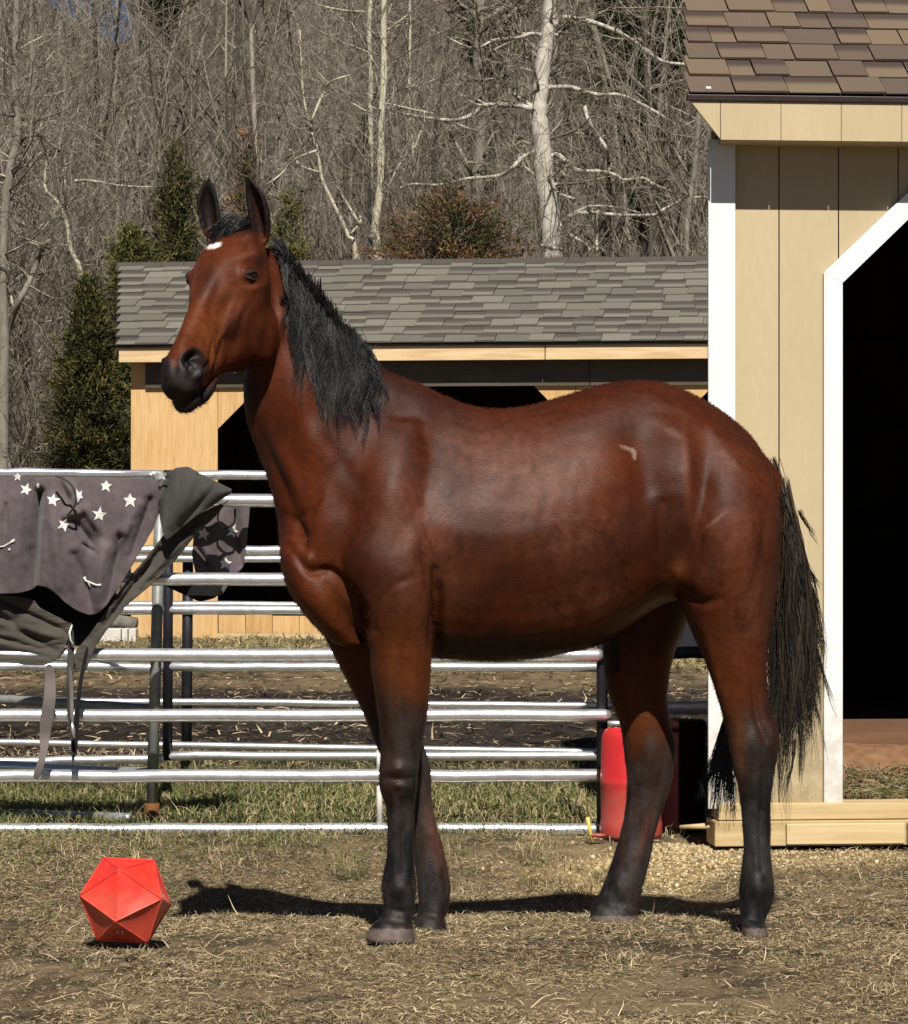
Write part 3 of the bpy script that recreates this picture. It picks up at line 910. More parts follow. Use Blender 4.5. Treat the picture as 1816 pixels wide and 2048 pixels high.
PB2 = empty('fence_panel', (-2.0, d, 0), label='pen panel behind the blanket at the left edge of the photo', cat='fence panel', group=GP)
for yy, y0 in ((950, 942), (1100, 1098), (1220, 1218), (1334, 1332), (1518, 1526)):
    rail(PB2, -160, 328, y0, d, 0.0205, None, yy, d)
reparent_fix(PB2)
d = 14.7
PC = empty('fence_panel', (-0.4, d, 0), label='farthest pen panel with thin rails, dark post left of the horse chest', cat='fence panel', group=GP)
for yy, y2 in ((1116, 1119), (1206, 1214), (1400, 1412), (1482, 1506)):
    rail(PC, -160, 1300, yy, d, 0.017, None, y2, 14.5)
post(PC, 376, 1105, 373, 1490, d - .02, 0.026, m_black)
reparent_fix(PC)
d = 12.9
PD = empty('tube_gate', (0.9, d, 0), label='white topped tube gate between the round pen and the tan shed', cat='gate')
mb = MB(); a = P(1215, 1232, d); b_ = P(1440, 1293, d); mb.box((a.x, d - .01, b_.z), (b_.x, d + .01, a.z)); mb.build('top_board', m_white, PD, bevel=.003)
rail(PD, 1215, 1440, 1305, d, 0.026, steel_mat('dark_blue_tube', (0.03, 0.035, 0.05), .4, .4))
rail(PD, 1235, 1440, 1416, d, 0.030)
rail(PD, 1215, 1440, 1447, d, 0.012)
post(PD, 1437, 1225, 1437, 1520 + 90, d + .03, 0.02, m_post)
reparent_fix(PD)

# ---- red drum next to the shed
m_red = noise_mat('red_plastic_drum', [(0.3, (0.50, 0.018, 0.022)), (0.7, (0.62, 0.035, 0.035))], 12, rough=0.42, bump=0.08, spec=0.4)
splash(m_red, (0.25, 0.12, 0.08), 0.30, 0.5, 20)
DR = empty('drum', (0.685, 11.86, 0), label='narrow red plastic drum standing at the end of the pen', cat='drum', group='drums beside the shed')
def lathe(prof, n=48):
    v = []; f = []
    for (r, z) in prof:
        for k in range(n):
            a = 2 * math.pi * k / n
            v.append((r * math.cos(a), r * math.sin(a), z))
    for i in range(len(prof) - 1):
        for k in range(n):
            f.append([i * n + k, i * n + (k + 1) % n, (i + 1) * n + (k + 1) % n, (i + 1) * n + k])
    f.append(list(range(n))[::-1]); f.append([(len(prof) - 1) * n + k for k in range(n)])
    return v, f
v, f = lathe([(0.205, -0.01), (0.212, 0.01), (0.212, 0.05), (0.205, 0.06), (0.206, 0.19), (0.211, 0.20), (0.211, 0.212), (0.206, 0.222), (0.203, 0.36), (0.197, 0.385), (0.18, 0.405), (0.17, 0.41), (0.168, 0.40), (0.10, 0.398)])
v = [(a * 0.57, b * 0.57, c) for a, b, c in v]
mesh_np('drum_body', v, f, m_red, DR, smooth=True)
v, f = lathe([(0.03, 0.395), (0.03, 0.416), (0.026, 0.42)], 16)
o = mesh_np('bung', v, f, m_red, DR, smooth=True); o.location = (0.04, 0.02, 0)
m_drum_shade = noise_mat('drum_shade_maroon', [(0.3, (0.012, 0.001, 0.0015)), (0.7, (0.022, 0.002, 0.003))], 12, rough=0.7, bump=0.08, spec=0.1)  # added drum: the red drum's shaded side put into a near black colour
D2 = empty('drum', (0.882, 12.06, 0), label='added dark drum standing for the shaded right side of the red drum', cat='drum', group='drums beside the shed')
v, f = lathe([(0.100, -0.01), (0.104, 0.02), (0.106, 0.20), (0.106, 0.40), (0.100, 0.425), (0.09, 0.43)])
mesh_np('drum_body', v, f, m_drum_shade, D2, smooth=True)
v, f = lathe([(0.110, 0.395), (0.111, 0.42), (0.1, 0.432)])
mesh_np('added_drum_lid', v, f, m_drum_shade, D2, smooth=True)
# little red strap end with a yellow tag at its foot
YT = empty('marker_flag', (0, 0, 0), label='small yellow stake with a red rag at the foot of the drum', cat='marker')
c = P(1178, 1660, 11.7)
YT.location = (c.x, c.y, 0)
mb = MB(); mb.tube([(0.012, 0, -0.01), (0.004, 0, 0.03), (-0.006, -0.002, 0.085)], [0.005, 0.006, 0.008], 8)
mb.build('stake', noise_mat('yellow_stake', [(0.3, (0.6, 0.45, 0.08)), (0.7, (0.75, 0.6, 0.15))], 30), YT, smooth=True)
vv, ff, _c = pebbles(1, 0, 0, 0, 0, 1, 1.001, [(1, 1, 1)], 77)
vv = (vv - vv.mean(0)); vv = vv / np.abs(vv).max() * np.array([0.04, 0.03, 0.018]) + np.array([0.035, 0, 0.016])
o = mesh_np('rag', vv, ff, m_red, YT, smooth=True)
m_ = o.modifiers.new('s', 'SUBSURF'); m_.levels = 1; m_.render_levels = 1

# ---- pale board end by the corner of the shed
mb = MB(); a = P(1360, 1654, 11.45); mb.tube([a, P(1420, 1652, 11.4)], [0.007, 0.012], 8)
o = mb.build('stick', m_skid, smooth=True); tag(o, 'short pale stick lying on the gravel by the shed corner', 'stick')

# ================================================================== RED FACETED BALL
m_ball = noise_mat('red_ball_vinyl', [(0.3, (0.68, 0.030, 0.020)), (0.7, (0.78, 0.050, 0.032))], 30, rough=0.36, bump=0.05, spec=0.5)
splash(m_ball, (0.42, 0.12, 0.07), 0.22, 0.45, 24)
BR = 0.141
bc = P(251, 1797, 8.86)
bc.z = 0.128
def ico_dirs():
    v0 = Vector((-0.11, -1.0, -0.33)).normalized()
    up = Vector((0.03, 0, 1)); up = (up - v0 * up.dot(v0)).normalized(); rt = up.cross(v0)
    ct, st = 1 / math.sqrt(5), 2 / math.sqrt(5)
    vs = [v0]
    for k in range(5):
        a = math.radians(72 * k)
        vs.append(v0 * ct + (up * math.cos(a) + rt * math.sin(a)) * st)
    for k in range(5):
        a = math.radians(72 * k + 36)
        vs.append(-v0 * ct + (up * math.cos(a) + rt * math.sin(a)) * st)
    vs.append(-v0)
    return vs
dirs = ico_dirs()
tris = [(0, 1 + k, 1 + (k + 1) % 5) for k in range(5)] + [(1 + k, 6 + k, 1 + (k + 1) % 5) for k in range(5)] + \
       [(6 + k, 6 + (k + 1) % 5, 1 + (k + 1) % 5) for k in range(5)] + [(11, 6 + (k + 1) % 5, 6 + k) for k in range(5)]
vs = []; fs = []
for t in tris:      # each facet a gently sagging panel
    n_ = 6; A, B, C_ = [dirs[i] * BR for i in t]
    if (B - A).cross(C_ - A).dot(A) < 0: B, C_ = C_, B
    base = len(vs); ids = {}
    for i in range(n_ + 1):
        for j in range(n_ + 1 - i):
            a, b2, c2 = 1 - (i + j) / n_, i / n_, j / n_
            p = A * a + B * b2 + C_ * c2
            w = 27 * a * b2 * c2
            p = p * (1 - 0.035 * w - 0.012 * (1 - max(a, b2, c2)))
            ids[(i, j)] = len(vs); vs.append(tuple(p))
    for i in range(n_):
        for j in range(n_ - i):
            fs.append([ids[(i, j)], ids[(i + 1, j)], ids[(i, j + 1)]])
            if i + j < n_ - 1: fs.append([ids[(i + 1, j)], ids[(i + 1, j + 1)], ids[(i, j + 1)]])
ball = mesh_np('ball', vs, fs, m_ball, smooth=True)
ball.location = bc
tag(ball, 'red faceted horse play ball lying on the dry grass', 'ball')
edges = set()
for t in tris:
    for a, b2 in ((t[0], t[1]), (t[1], t[2]), (t[2], t[0])): edges.add((min(a, b2), max(a, b2)))
mb = MB()
for a, b2 in edges:
    pts_ = []
    for i in range(9):
        t = i / 8; p = (dirs[a] * (1 - t) + dirs[b2] * t) * BR
        pts_.append(p * (1 - 0.012 * (1 - max(t, 1 - t)) + 0.0))
    mb.tube(pts_, 0.0022, 6)
mb.build('seam', m_ball, ball, smooth=True)
mb = MB(); v0 = dirs[0] * BR * 1.0
mb.tube([v0 * 0.985, v0 * 1.012], [0.008, 0.005], 12); mb.build('seam_button', m_ball, ball, smooth=True)
# white marks printed low on the ball
mb = MB()
fn = (dirs[0] + dirs[3] + dirs[4]) / 3
for px in (231, 243):
    p = P(px, 1874, 8.75); q = P(px + 1, 1881, 8.76)
    pr = []
    for w_ in (p, q):
        l = (w_ - bc); l.normalize()
        pr.append(l * BR * 0.83)
    a, b2 = pr
    mb.tube([a * 1.02, b2 * 1.02], 0.0022, 5)
mb.build('printed_mark', m_white, ball)
# ================================================================== HORSE BLANKET OVER THE RAIL
BK = empty('horse_blanket', (-1.45, 11.9, 0), label='grey purple horse blanket with white stars draped over the pen rails', cat='blanket')


def resample(poly, n):
    p = np.array(poly, float)
    s = np.concatenate([[0], np.cumsum(np.linalg.norm(np.diff(p, axis=0), axis=1))])
    t = np.linspace(0, s[-1], n)
    return np.stack([np.interp(t, s, p[:, 0]), np.interp(t, s, p[:, 1])], 1)


def smoothpoly(p, it=2):
    p = p.copy()
    for _ in range(it):
        p[1:-1] = 0.25 * p[:-2] + 0.5 * p[1:-1] + 0.25 * p[2:]
    return p


def cloth_mat(name, cols, rough=0.85):
    m, nt, b = new_mat(name)
    co = coords(nt)
    nz = N(nt, 'ShaderNodeTexNoise', Scale=7.0, Detail=5, Roughness=0.6); nt.links.new(co, nz.inputs['Vector'])
    n2 = N(nt, 'ShaderNodeTexNoise', Scale=420.0, Detail=2); nt.links.new(co, n2.inputs['Vector'])
    c = ramp(nt, nz.outputs['Fac'], [(0.3, cols[0]), (0.5, cols[1]), (0.72, cols[2])])
    g = N(nt, 'ShaderNodeMapRange'); g.inputs['To Min'].default_value = 0.75; g.inputs['To Max'].default_value = 1.25; nt.links.new(n2.outputs['Fac'], g.inputs[0])
    m2 = nt.nodes.new('ShaderNodeMix'); m2.data_type = 'RGBA'; m2.blend_type = 'MULTIPLY'; m2.inputs[0].default_value = 1.0
    nt.links.new(c, m2.inputs[6]); nt.links.new(g.outputs[0], m2.inputs[7]); nt.links.new(m2.outputs[2], b.inputs['Base Color'])
    b.inputs['Roughness'].default_value = rough; b.inputs['Specular IOR Level'].default_value = 0.2
    b.inputs['Sheen Weight'].default_value = 0.15
    add_bump(nt, b, n2.outputs['Fac'], 0.35, 0.002)
    return m


m_shell = cloth_mat('blanket_shell_cloth', [(0.070, 0.054, 0.060), (0.104, 0.082, 0.088), (0.125, 0.102, 0.102)])
m_lining = cloth_mat('blanket_lining_cloth', [(0.040, 0.036, 0.031), (0.062, 0.056, 0.046), (0.078, 0.070, 0.055)])
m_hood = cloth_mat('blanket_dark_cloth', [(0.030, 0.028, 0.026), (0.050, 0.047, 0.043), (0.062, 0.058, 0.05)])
m_void = cloth_mat('blanket_hollow_shade', [(0.004, 0.004, 0.004), (0.006, 0.006, 0.006), (0.008, 0.008, 0.008)])
m_starw = noise_mat('white_star_print', [(0.3, (0.55, 0.52, 0.47)), (0.7, (0.75, 0.72, 0.67))], 60, bump=0.1)
BKpts = {}


def folds(px, py, lines):
    d = np.zeros(len(px))
    for (x0, y0, x1, y1, w, a) in lines:
        vx, vy = x1 - x0, y1 - y0; L2 = vx * vx + vy * vy
        t = np.clip(((px - x0) * vx + (py - y0) * vy) / L2, 0, 1)
        dd = np.hypot(px - x0 - t * vx, py - y0 - t * vy)
        d += a * np.exp(-(dd / w) ** 2) * (0.35 + 0.65 * np.sin(np.pi * np.clip(t * .8 + .2, 0, 1)))
    return d


def sheet(name, top, bot, d0, mat, lines=(), nu=90, nv=60, noise=0.010, nsc=(0.03, 0.012), seed=0, key=None, belly=0.0, par=BK):
    T = smoothpoly(resample(top, nu), 3); B = smoothpoly(resample(bot, nu), 2)
    v = np.linspace(0, 1, nv)[:, None, None]
    G = T[None] * (1 - v) + B[None] * v
    px = G[:, :, 0].ravel(); py = G[:, :, 1].ravel()
    q = np.stack([px * nsc[0] + seed * 7, py * nsc[1], px * 0 + seed], 1)
    dd = d0 + folds(px, py, lines) + noise * fbm(q, 4) * 2 + noise * 0.5 * fbm(q * 4 + 3, 2)
    vv = np.repeat(np.linspace(0, 1, nv), nu)
    dd = dd - belly * np.sin(vv * np.pi)
    V = np.stack([(px - 908) * dd / F, dd, CAMZ - (py - 1024) * dd / F], 1)
    idx = np.arange(nu * nv).reshape(nv, nu)
    Fc = np.stack([idx[:-1, :-1], idx[1:, :-1], idx[1:, 1:], idx[:-1, 1:]], -1).reshape(-1, 4)
    o = mesh_np(name, V, Fc, mat, par, smooth=True)
    so_ = o.modifiers.new('thick', 'SOLIDIFY'); so_.thickness = 0.004; so_.offset = 1
    if key: BKpts[key] = np.stack([px, py, dd], 1)
    return o


L1 = [(80, 985, 70, 1180, 9, 0.085), (38, 1000, 30, 1180, 16, -0.02), (105, 1010, 118, 1170, 16, -0.035), (150, 1110, 190, 1225, 9, 0.03), (135, 1060, 160, 1190, 14, -0.02),
      (132, 1032, 172, 1018, 9, -0.03), (172, 1018, 200, 1062, 8, -0.03), (150, 1040, 190, 1095, 9, 0.03), (190, 1065, 170, 1130, 16, 0.012), (240, 1075, 215, 1200, 9, 0.05), (260, 1050, 235, 1100, 7, -0.02),
      (205, 1100, 195, 1210, 14, -0.035), (300, 1000, 262, 1110, 8, 0.035), (275, 1010, 240, 1070, 9, -0.02), (12, 1010, 14, 1060, 5, 0.015), (60, 1100, 55, 1178, 8, 0.012), (88, 1040, 84, 1170, 6, -0.02),
      (130, 960, 152, 1000, 7, -0.03), (150, 1000, 130, 1032, 7, -0.02), (155, 1060, 165, 1090, 4, .02), (165, 1088, 195, 1108, 4, .02)]
sheet('outer_shell', [(-70, 953), (60, 955), (200, 955), (300, 958), (332, 962)],
      [(-70, 1190), (0, 1188), (40, 1186), (62, 1180), (74, 1171), (95, 1174), (112, 1186), (130, 1205), (155, 1222), (180, 1231), (198, 1226), (215, 1208), (240, 1172), (262, 1135), (285, 1095), (305, 1060), (322, 1015), (334, 964)],
      11.90, m_shell, L1, nu=170, nv=110, noise=0.007, key='shell', belly=0.02)
sheet('hollow_shade', [(-70, 1120), (100, 1130), (200, 1180), (240, 1190)], [(-70, 1300), (60, 1285), (150, 1292), (190, 1290), (215, 1235)], 12.04, m_void, nu=40, nv=24, noise=0.004)  # black sheet added for the shade in the hollow between shell and flap
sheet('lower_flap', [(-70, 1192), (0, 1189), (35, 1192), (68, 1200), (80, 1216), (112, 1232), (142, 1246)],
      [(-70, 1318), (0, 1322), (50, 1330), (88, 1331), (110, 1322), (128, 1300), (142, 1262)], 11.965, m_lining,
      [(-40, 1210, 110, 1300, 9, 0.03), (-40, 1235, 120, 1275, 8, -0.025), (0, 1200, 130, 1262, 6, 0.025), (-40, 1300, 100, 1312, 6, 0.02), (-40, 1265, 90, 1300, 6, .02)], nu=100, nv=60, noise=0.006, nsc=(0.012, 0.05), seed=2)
sheet('trailing_edge', [(338, 1056), (300, 1105), (262, 1152), (226, 1200), (205, 1232), (180, 1268), (152, 1300), (140, 1338)],
      [(458, 1000), (430, 1034), (396, 1064), (352, 1120), (300, 1172), (250, 1214), (212, 1262), (190, 1296), (172, 1340)], 11.93, m_lining,
      [(320, 1100, 210, 1250, 6, 0.03), (400, 1050, 280, 1170, 8, -0.02), (270, 1160, 300, 1130, 6, .02)], nu=110, nv=30, noise=0.006, nsc=(0.03, 0.03), seed=4)
sheet('neck_cover', [(322, 985), (332, 950), (352, 936), (376, 934), (404, 950), (432, 964), (462, 980)],
      [(318, 1004), (322, 1040), (332, 1082), (362, 1056), (400, 1026), (436, 1002), (463, 984)], 11.86, m_hood,
      [(335, 960, 325, 1060, 10, 0.03), (380, 960, 350, 1050, 16, -0.025), (430, 975, 350, 1062, 8, .02)], nu=80, nv=40, noise=0.006, seed=6, belly=0.03)
sheet('rear_drape', [(392, 1012), (440, 1010), (500, 1014)], [(384, 1110), (392, 1150), (420, 1196), (444, 1190), (470, 1150), (488, 1134), (494, 1080)], 12.13, m_shell,
      [(470, 1015, 480, 1130, 8, .04), (400, 1100, 420, 1140, 6, .03), (440, 1020, 440, 1130, 14, -0.02)], nu=50, nv=50, noise=0.005, seed=8, key='rear')
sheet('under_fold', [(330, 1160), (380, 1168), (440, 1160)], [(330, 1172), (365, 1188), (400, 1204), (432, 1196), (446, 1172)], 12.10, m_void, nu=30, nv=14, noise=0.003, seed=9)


def on_cloth(key, x, y, lift=0.006):
    A = BKpts[key]
    k = np.argsort((A[:, 0] - x) ** 2 + (A[:, 1] - y) ** 2)[:6]
    return float(A[k, 2].min()) - lift


def star(key, cx, cy, r, rot, half=None, squash=1.0):
    n = 10
    ring = []
    for k in range(n):
        a = math.radians(rot) + k * math.pi / 5
        rr = r if k % 2 == 0 else r * 0.46
        rr *= (1 + 0.12 * math.sin(k * 2.3 + rot))
        ring.append((cx + rr * math.sin(a) * squash, cy - rr * math.cos(a)))
    if half is not None:
        ring = [(max(x, cx + half) if half < 0 else min(x, cx + half), y) for x, y in ring]
    P2 = [(cx, cy)] + [((x + cx) / 2, (y + cy) / 2) for x, y in ring] + ring
    V = [P(x, y, on_cloth(key, x, y)) for x, y in P2]
    Fc = [[0, 1 + (k + 1) % n, 1 + k] for k in range(n)] + [[1 + k, 1 + (k + 1) % n, 1 + n + (k + 1) % n, 1 + n + k] for k in range(n)]
    o = mesh_np('star', [tuple(v) for v in V], Fc, m_starw, BK)
    s_ = o.modifiers.new('t', 'SOLIDIFY'); s_.thickness = 0.001
for a in [('shell', 52, 979, 13, 20), ('shell', 76, 971, 7, 60, None, .6), ('shell', 106, 1000, 14, 10), ('shell', 157, 991, 14, -30, -4, .8), ('shell', 128, 1050, 14, 25),
          ('shell', 212, 972, 13, 5), ('shell', 260, 1001, 15, 0), ('shell', 199, 1029, 15, 8), ('shell', 35, 953.5, 9, 0, None, 1.0)]:
    star(*a)
for a in [('rear', 407, 1068, 14, 12), ('rear', 466, 1063, 14, 20), ('rear', 451, 1127, 14, 5)]:
    star(*a)


def stroke(key, pts, w):
    mb = MB(); mb.tube([P(x, y, on_cloth(key, x, y, 0.004)) for x, y in pts], w, 6); return mb.build('stitched_emblem', m_starw, BK, smooth=True)
stroke('shell', [(168, 1154), (172, 1162), (182, 1166), (192, 1170), (202, 1170)], [0.006, 0.005, 0.004, 0.004, 0.006])
stroke('shell', [(177, 1166), (182, 1174)], 0.0035)
stroke('shell', [(-4, 1094), (8, 1093), (20, 1086), (29, 1080)], [0.003, 0.004, 0.004, 0.006])
stroke('shell', [(17, 1101), (20, 1098)], 0.0045)


def ribbon(name, pts, w, mat, d, th=0.003):
    """flat strap following pixel points"""
    V = []; n = len(pts)
    for i, (x, y) in enumerate(pts):
        a = pts[max(i - 1, 0)]; b_ = pts[min(i + 1, n - 1)]
        tx, ty = b_[0] - a[0], b_[1] - a[1]; L = math.hypot(tx, ty)
        nx, ny = -ty / L, tx / L
        ww = w[i] if hasattr(w, '__len__') else w
        dd = d + 0.02 * math.sin(i * 1.9)
        V += [P(x + nx * ww / 2, y + ny * ww / 2, dd + 0.004), P(x - nx * ww / 2, y - ny * ww / 2, dd - 0.004)]
    Fc = [[2 * i, 2 * i + 1, 2 * i + 3, 2 * i + 2] for i in range(n - 1)]
    o = mesh_np(name, [tuple(v) for v in V], Fc, mat, BK, smooth=True)
    s_ = o.modifiers.new('t', 'SOLIDIFY'); s_.thickness = th
    u = o.modifiers.new('s', 'SUBSURF'); u.levels = 1; u.render_levels = 2
    return o
m_strap = cloth_mat('grey_webbing', [(0.10, 0.085, 0.08), (0.15, 0.13, 0.12), (0.18, 0.155, 0.145)])
ribbon('strap', [(98, 1325), (101, 1360), (100, 1400), (93, 1440), (90, 1470), (88, 1500), (82, 1530), (70, 1560)], [18, 24, 27, 28, 24, 16, 15, 20], m_strap, 11.84)
ribbon('strap', [(142, 1240), (143, 1300), (140, 1340), (139, 1390), (142, 1440), (148, 1490), (146, 1535)], [8, 16, 15, 15, 12, 10, 6], m_hood, 11.87)
ribbon('strap', [(176, 1290), (168, 1330), (160, 1370), (156, 1410), (152, 1450), (150, 1500), (149, 1515)], [8, 9, 9, 10, 14, 12, 8], m_void, 11.86)
ribbon('strap', [(140, 1330), (144, 1380), (143, 1420), (146, 1450)], 8, m_strap, 11.83)
mb = MB(); mb.tube([P(144, 1444, 11.80), P(146, 1460, 11.80), P(148, 1476, 11.80)], [.004, .009, .005], 6); mb.build('buckle', m_steel, BK, smooth=True)
mb = MB(); mb.tube([P(144, 1250, 11.86), P(139, 1265, 11.85), P(141, 1280, 11.85), P(148, 1292, 11.86)], [.003, .005, .003, .006], 6); mb.build('cord', m_starw, BK, smooth=True)
_b = [P(112, 952, 11.84), P(128, 958, 11.80), P(143, 970, 11.79), P(151, 990, 11.79), P(149, 1012, 11.80), P(135, 1030, 11.83)]
_b = [Vector(q) for q in cat_rom(_b, 6)]
mb = MB(); mb.tube(_b, .0048, 6); mb.build('binding', m_hood, BK, smooth=True)
mb = MB(); mb.tube([P(318, 962, 11.85), P(326, 956, 11.83), P(334, 962, 11.84)], .004, 6); mb.build('buckle', m_steel, BK, smooth=True)
# cord loops hanging behind the neck cover
mb = MB()
mb.tube([Vector(q) for q in cat_rom([P(440, 1012, 12.0), P(436, 1040, 12.02), P(450, 1056, 12.03), P(468, 1045, 12.03), P(470, 1018, 12.02)], 5)], .004, 6)
mb.build('cord', m_void, BK, smooth=True)
reparent_fix(BK)
# ================================================================== THE HORSE
HS = empty('horse', (0.1, 9.15, 0), label='bay horse with black mane, tail and legs standing side on in the paddock', cat='horse')


def yc(px):
    """depth of the horse's mid plane at a photo column (it stands slightly turned towards the camera)"""
    return 9.16 + (px - 1000) / 681.0 * 0.20


LOFT_V = []; LOFT_F = []


def add_loft(rings):
    """rings (s,n,3) closed tube with fan caps"""
    rings = np.asarray(rings); s, n, _ = rings.shape
    b = sum(len(v) for v in LOFT_V)
    V = np.concatenate([rings.reshape(-1, 3), rings[0].mean(0)[None], rings[-1].mean(0)[None]])
    idx = np.arange(s * n).reshape(s, n)
    Fc = []
    for i in range(s - 1):
        for k in range(n):
            k2 = (k + 1) % n
            Fc.append([b + idx[i, k], b + idx[i, k2], b + idx[i + 1, k2], b + idx[i + 1, k]])
    for k in range(n):
        k2 = (k + 1) % n
        Fc.append([b + s * n, b + idx[0, k2], b + idx[0, k]])
        Fc.append([b + s * n + 1, b + idx[-1, k], b + idx[-1, k2]])
    LOFT_V.append(V); LOFT_F.extend(Fc)


def px_loft(st, n=28, m=5, narrow=0.0):
    """stations: (ax, ay, bx, by, depth, half_depth, e, nar) where a, b are the two outline points in photo pixels;
    nar narrows the section towards point a; e = superellipse exponent"""
    full = []
    for s in st:
        s = list(s)
        while len(s) < 8: s.append([2.0, 0.0][len(s) - 6])
        full.append(s)
    A = cat_rom(full, m)
    rings = []
    for s in A:
        a = np.array(P(s[0], s[1], s[4])); b_ = np.array(P(s[2], s[3], s[4]))
        c = (a + b_) / 2; e1 = (a - b_) / 2
        ring = []
        for k in range(n):
            th = 2 * math.pi * k / n
            cs, sn = math.cos(th), math.sin(th)
            ex = 2.0 / max(s[6], 1.2)
            u = math.copysign(abs(cs) ** ex, cs); w = math.copysign(abs(sn) ** ex, sn)
            nr = 1 - s[7] * max(0.0, u) ** 1.3
            ring.append(c + e1 * u + np.array([0, 1, 0]) * w * max(s[5], 0.004) * nr)
        rings.append(ring)
    add_loft(rings)


# torso: a = back line, b = belly line
T = []
for (ax, ay, bx, by, hd, e, nar) in [
    (600, 985, 590, 1150, .08, 2.0, .0), (640, 900, 612, 1205, .155, 2.2, .1), (700, 815, 668, 1262, .195, 2.3, .25), (770, 752, 745, 1298, .225, 2.3, .45), (830, 762, 820, 1312, .245, 2.3, .55),
    (890, 792, 885, 1317, .265, 2.3, .5), (960, 815, 958, 1322, .285, 2.2, .38), (1040, 814, 1040, 1321, .30, 2.2, .28), (1120, 794, 1118, 1309, .305, 2.2, .25),
    (1200, 770, 1195, 1290, .30, 2.2, .28), (1270, 760, 1255, 1255, .285, 2.2, .30), (1330, 766, 1315, 1215, .275, 2.2, .30), (1390, 790, 1375, 1195, .27, 2.2, .3),
    (1450, 826, 1430, 1190, .245, 2.1, .3), (1505, 876, 1480, 1180, .20, 2.0, .2), (1540, 940, 1520, 1150, .13, 2.0, .1), (1556, 1000, 1545, 1090, .05, 2.0, 0)]:
    T.append((ax, ay, bx, by, yc((ax + bx) / 2), hd, e, nar))
px_loft(T, n=36)
# neck: a = crest, b = throat line
px_loft([(528, 492, 498, 640, 9.04, .058, 2, .2), (556, 498, 490, 716, 9.07, .072, 2, .3), (592, 532, 486, 778, 9.09, .084, 2, .4), (636, 588, 492, 842, 9.10, .10, 2, .45), (684, 650, 515, 905, 9.10, .122, 2.1, .5),
         (730, 706, 540, 970, 9.07, .15, 2.1, .5), (775, 740, 556, 1045, 9.09, .18, 2.2, .5), (820, 762, 566, 1125, 9.11, .205, 2.2, .5), (870, 790, 610, 1210, 9.13, .21, 2.2, .5), (930, 830, 700, 1260, 9.14, .20, 2.2, .4)], n=32)
# breast bulges
px_loft([(630, 1040, 565, 1060, 9.02, .03), (650, 1100, 560, 1110, 9.0, .10), (672, 1165, 574, 1175, 8.99, .11), (700, 1230, 612, 1232, 9.0, .10), (735, 1290, 668, 1290, 9.02, .07)], n=24)
# shoulder / arm, near fore: a = left outline, b = right outline
px_loft([(740, 830, 840, 840, 9.0, .04), (700, 930, 870, 935, 8.965, .085), (672, 1040, 880, 1045, 8.945, .11), (680, 1130, 878, 1140, 8.925, .125), (715, 1210, 872, 1225, 8.92, .118), (736, 1275, 864, 1285, 8.92, .095),
         (744, 1350, 862, 1350, 8.925, .078), (753, 1410, 857, 1410, 8.925, .066), (760, 1470, 848, 1470, 8.925, .056), (761, 1510, 840, 1510, 8.925, .053), (757, 1545, 836, 1548, 8.925, .056), (760, 1580, 833, 1582, 8.925, .052),
         (771, 1615, 829, 1618, 8.925, .040), (774, 1660, 829, 1660, 8.925, .035), (772, 1710, 829, 1710, 8.925, .036), (766, 1750, 831, 1752, 8.925, .043), (763, 1778, 833, 1780, 8.92, .046), (766, 1805, 828, 1812, 8.91, .040), (766, 1828, 822, 1838, 8.90, .036), (756, 1850, 824, 1862, 8.89, .042)], n=24, m=5)
# hoof near fore
px_loft([(757, 1838, 824, 1850, 8.89, .044, 2.4), (745, 1852, 828, 1866, 8.885, .052, 2.4), (733, 1872, 830, 1883, 8.88, .058, 2.6), (731, 1880, 830, 1888, 8.88, .058, 2.6)], n=24, m=3)
# far fore
px_loft([(590, 1130, 760, 1130, 9.24, .06), (612, 1190, 790, 1200, 9.27, .09), (640, 1255, 800, 1265, 9.28, .085), (668, 1312, 806, 1320, 9.28, .075), (703, 1380, 818, 1385, 9.28, .065), (732, 1440, 832, 1440, 9.27, .056),
         (754, 1495, 848, 1492, 9.26, .052), (775, 1535, 860, 1530, 9.25, .053), (790, 1575, 863, 1568, 9.25, .050), (808, 1610, 866, 1605, 9.245, .040), (818, 1660, 876, 1655, 9.24, .034), (826, 1705, 887, 1700, 9.235, .034), (832, 1745, 896, 1740, 9.23, .040),
         (836, 1785, 901, 1785, 9.225, .043), (838, 1815, 896, 1818, 9.215, .038), (836, 1838, 888, 1842, 9.205, .036)], n=24)
px_loft([(834, 1830, 886, 1836, 9.2, .042, 2.4), (828, 1845, 892, 1852, 9.195, .050, 2.4), (820, 1861, 895, 1864, 9.19, .054, 2.6), (819, 1866, 895, 1869, 9.19, .054, 2.6)], n=24, m=3)
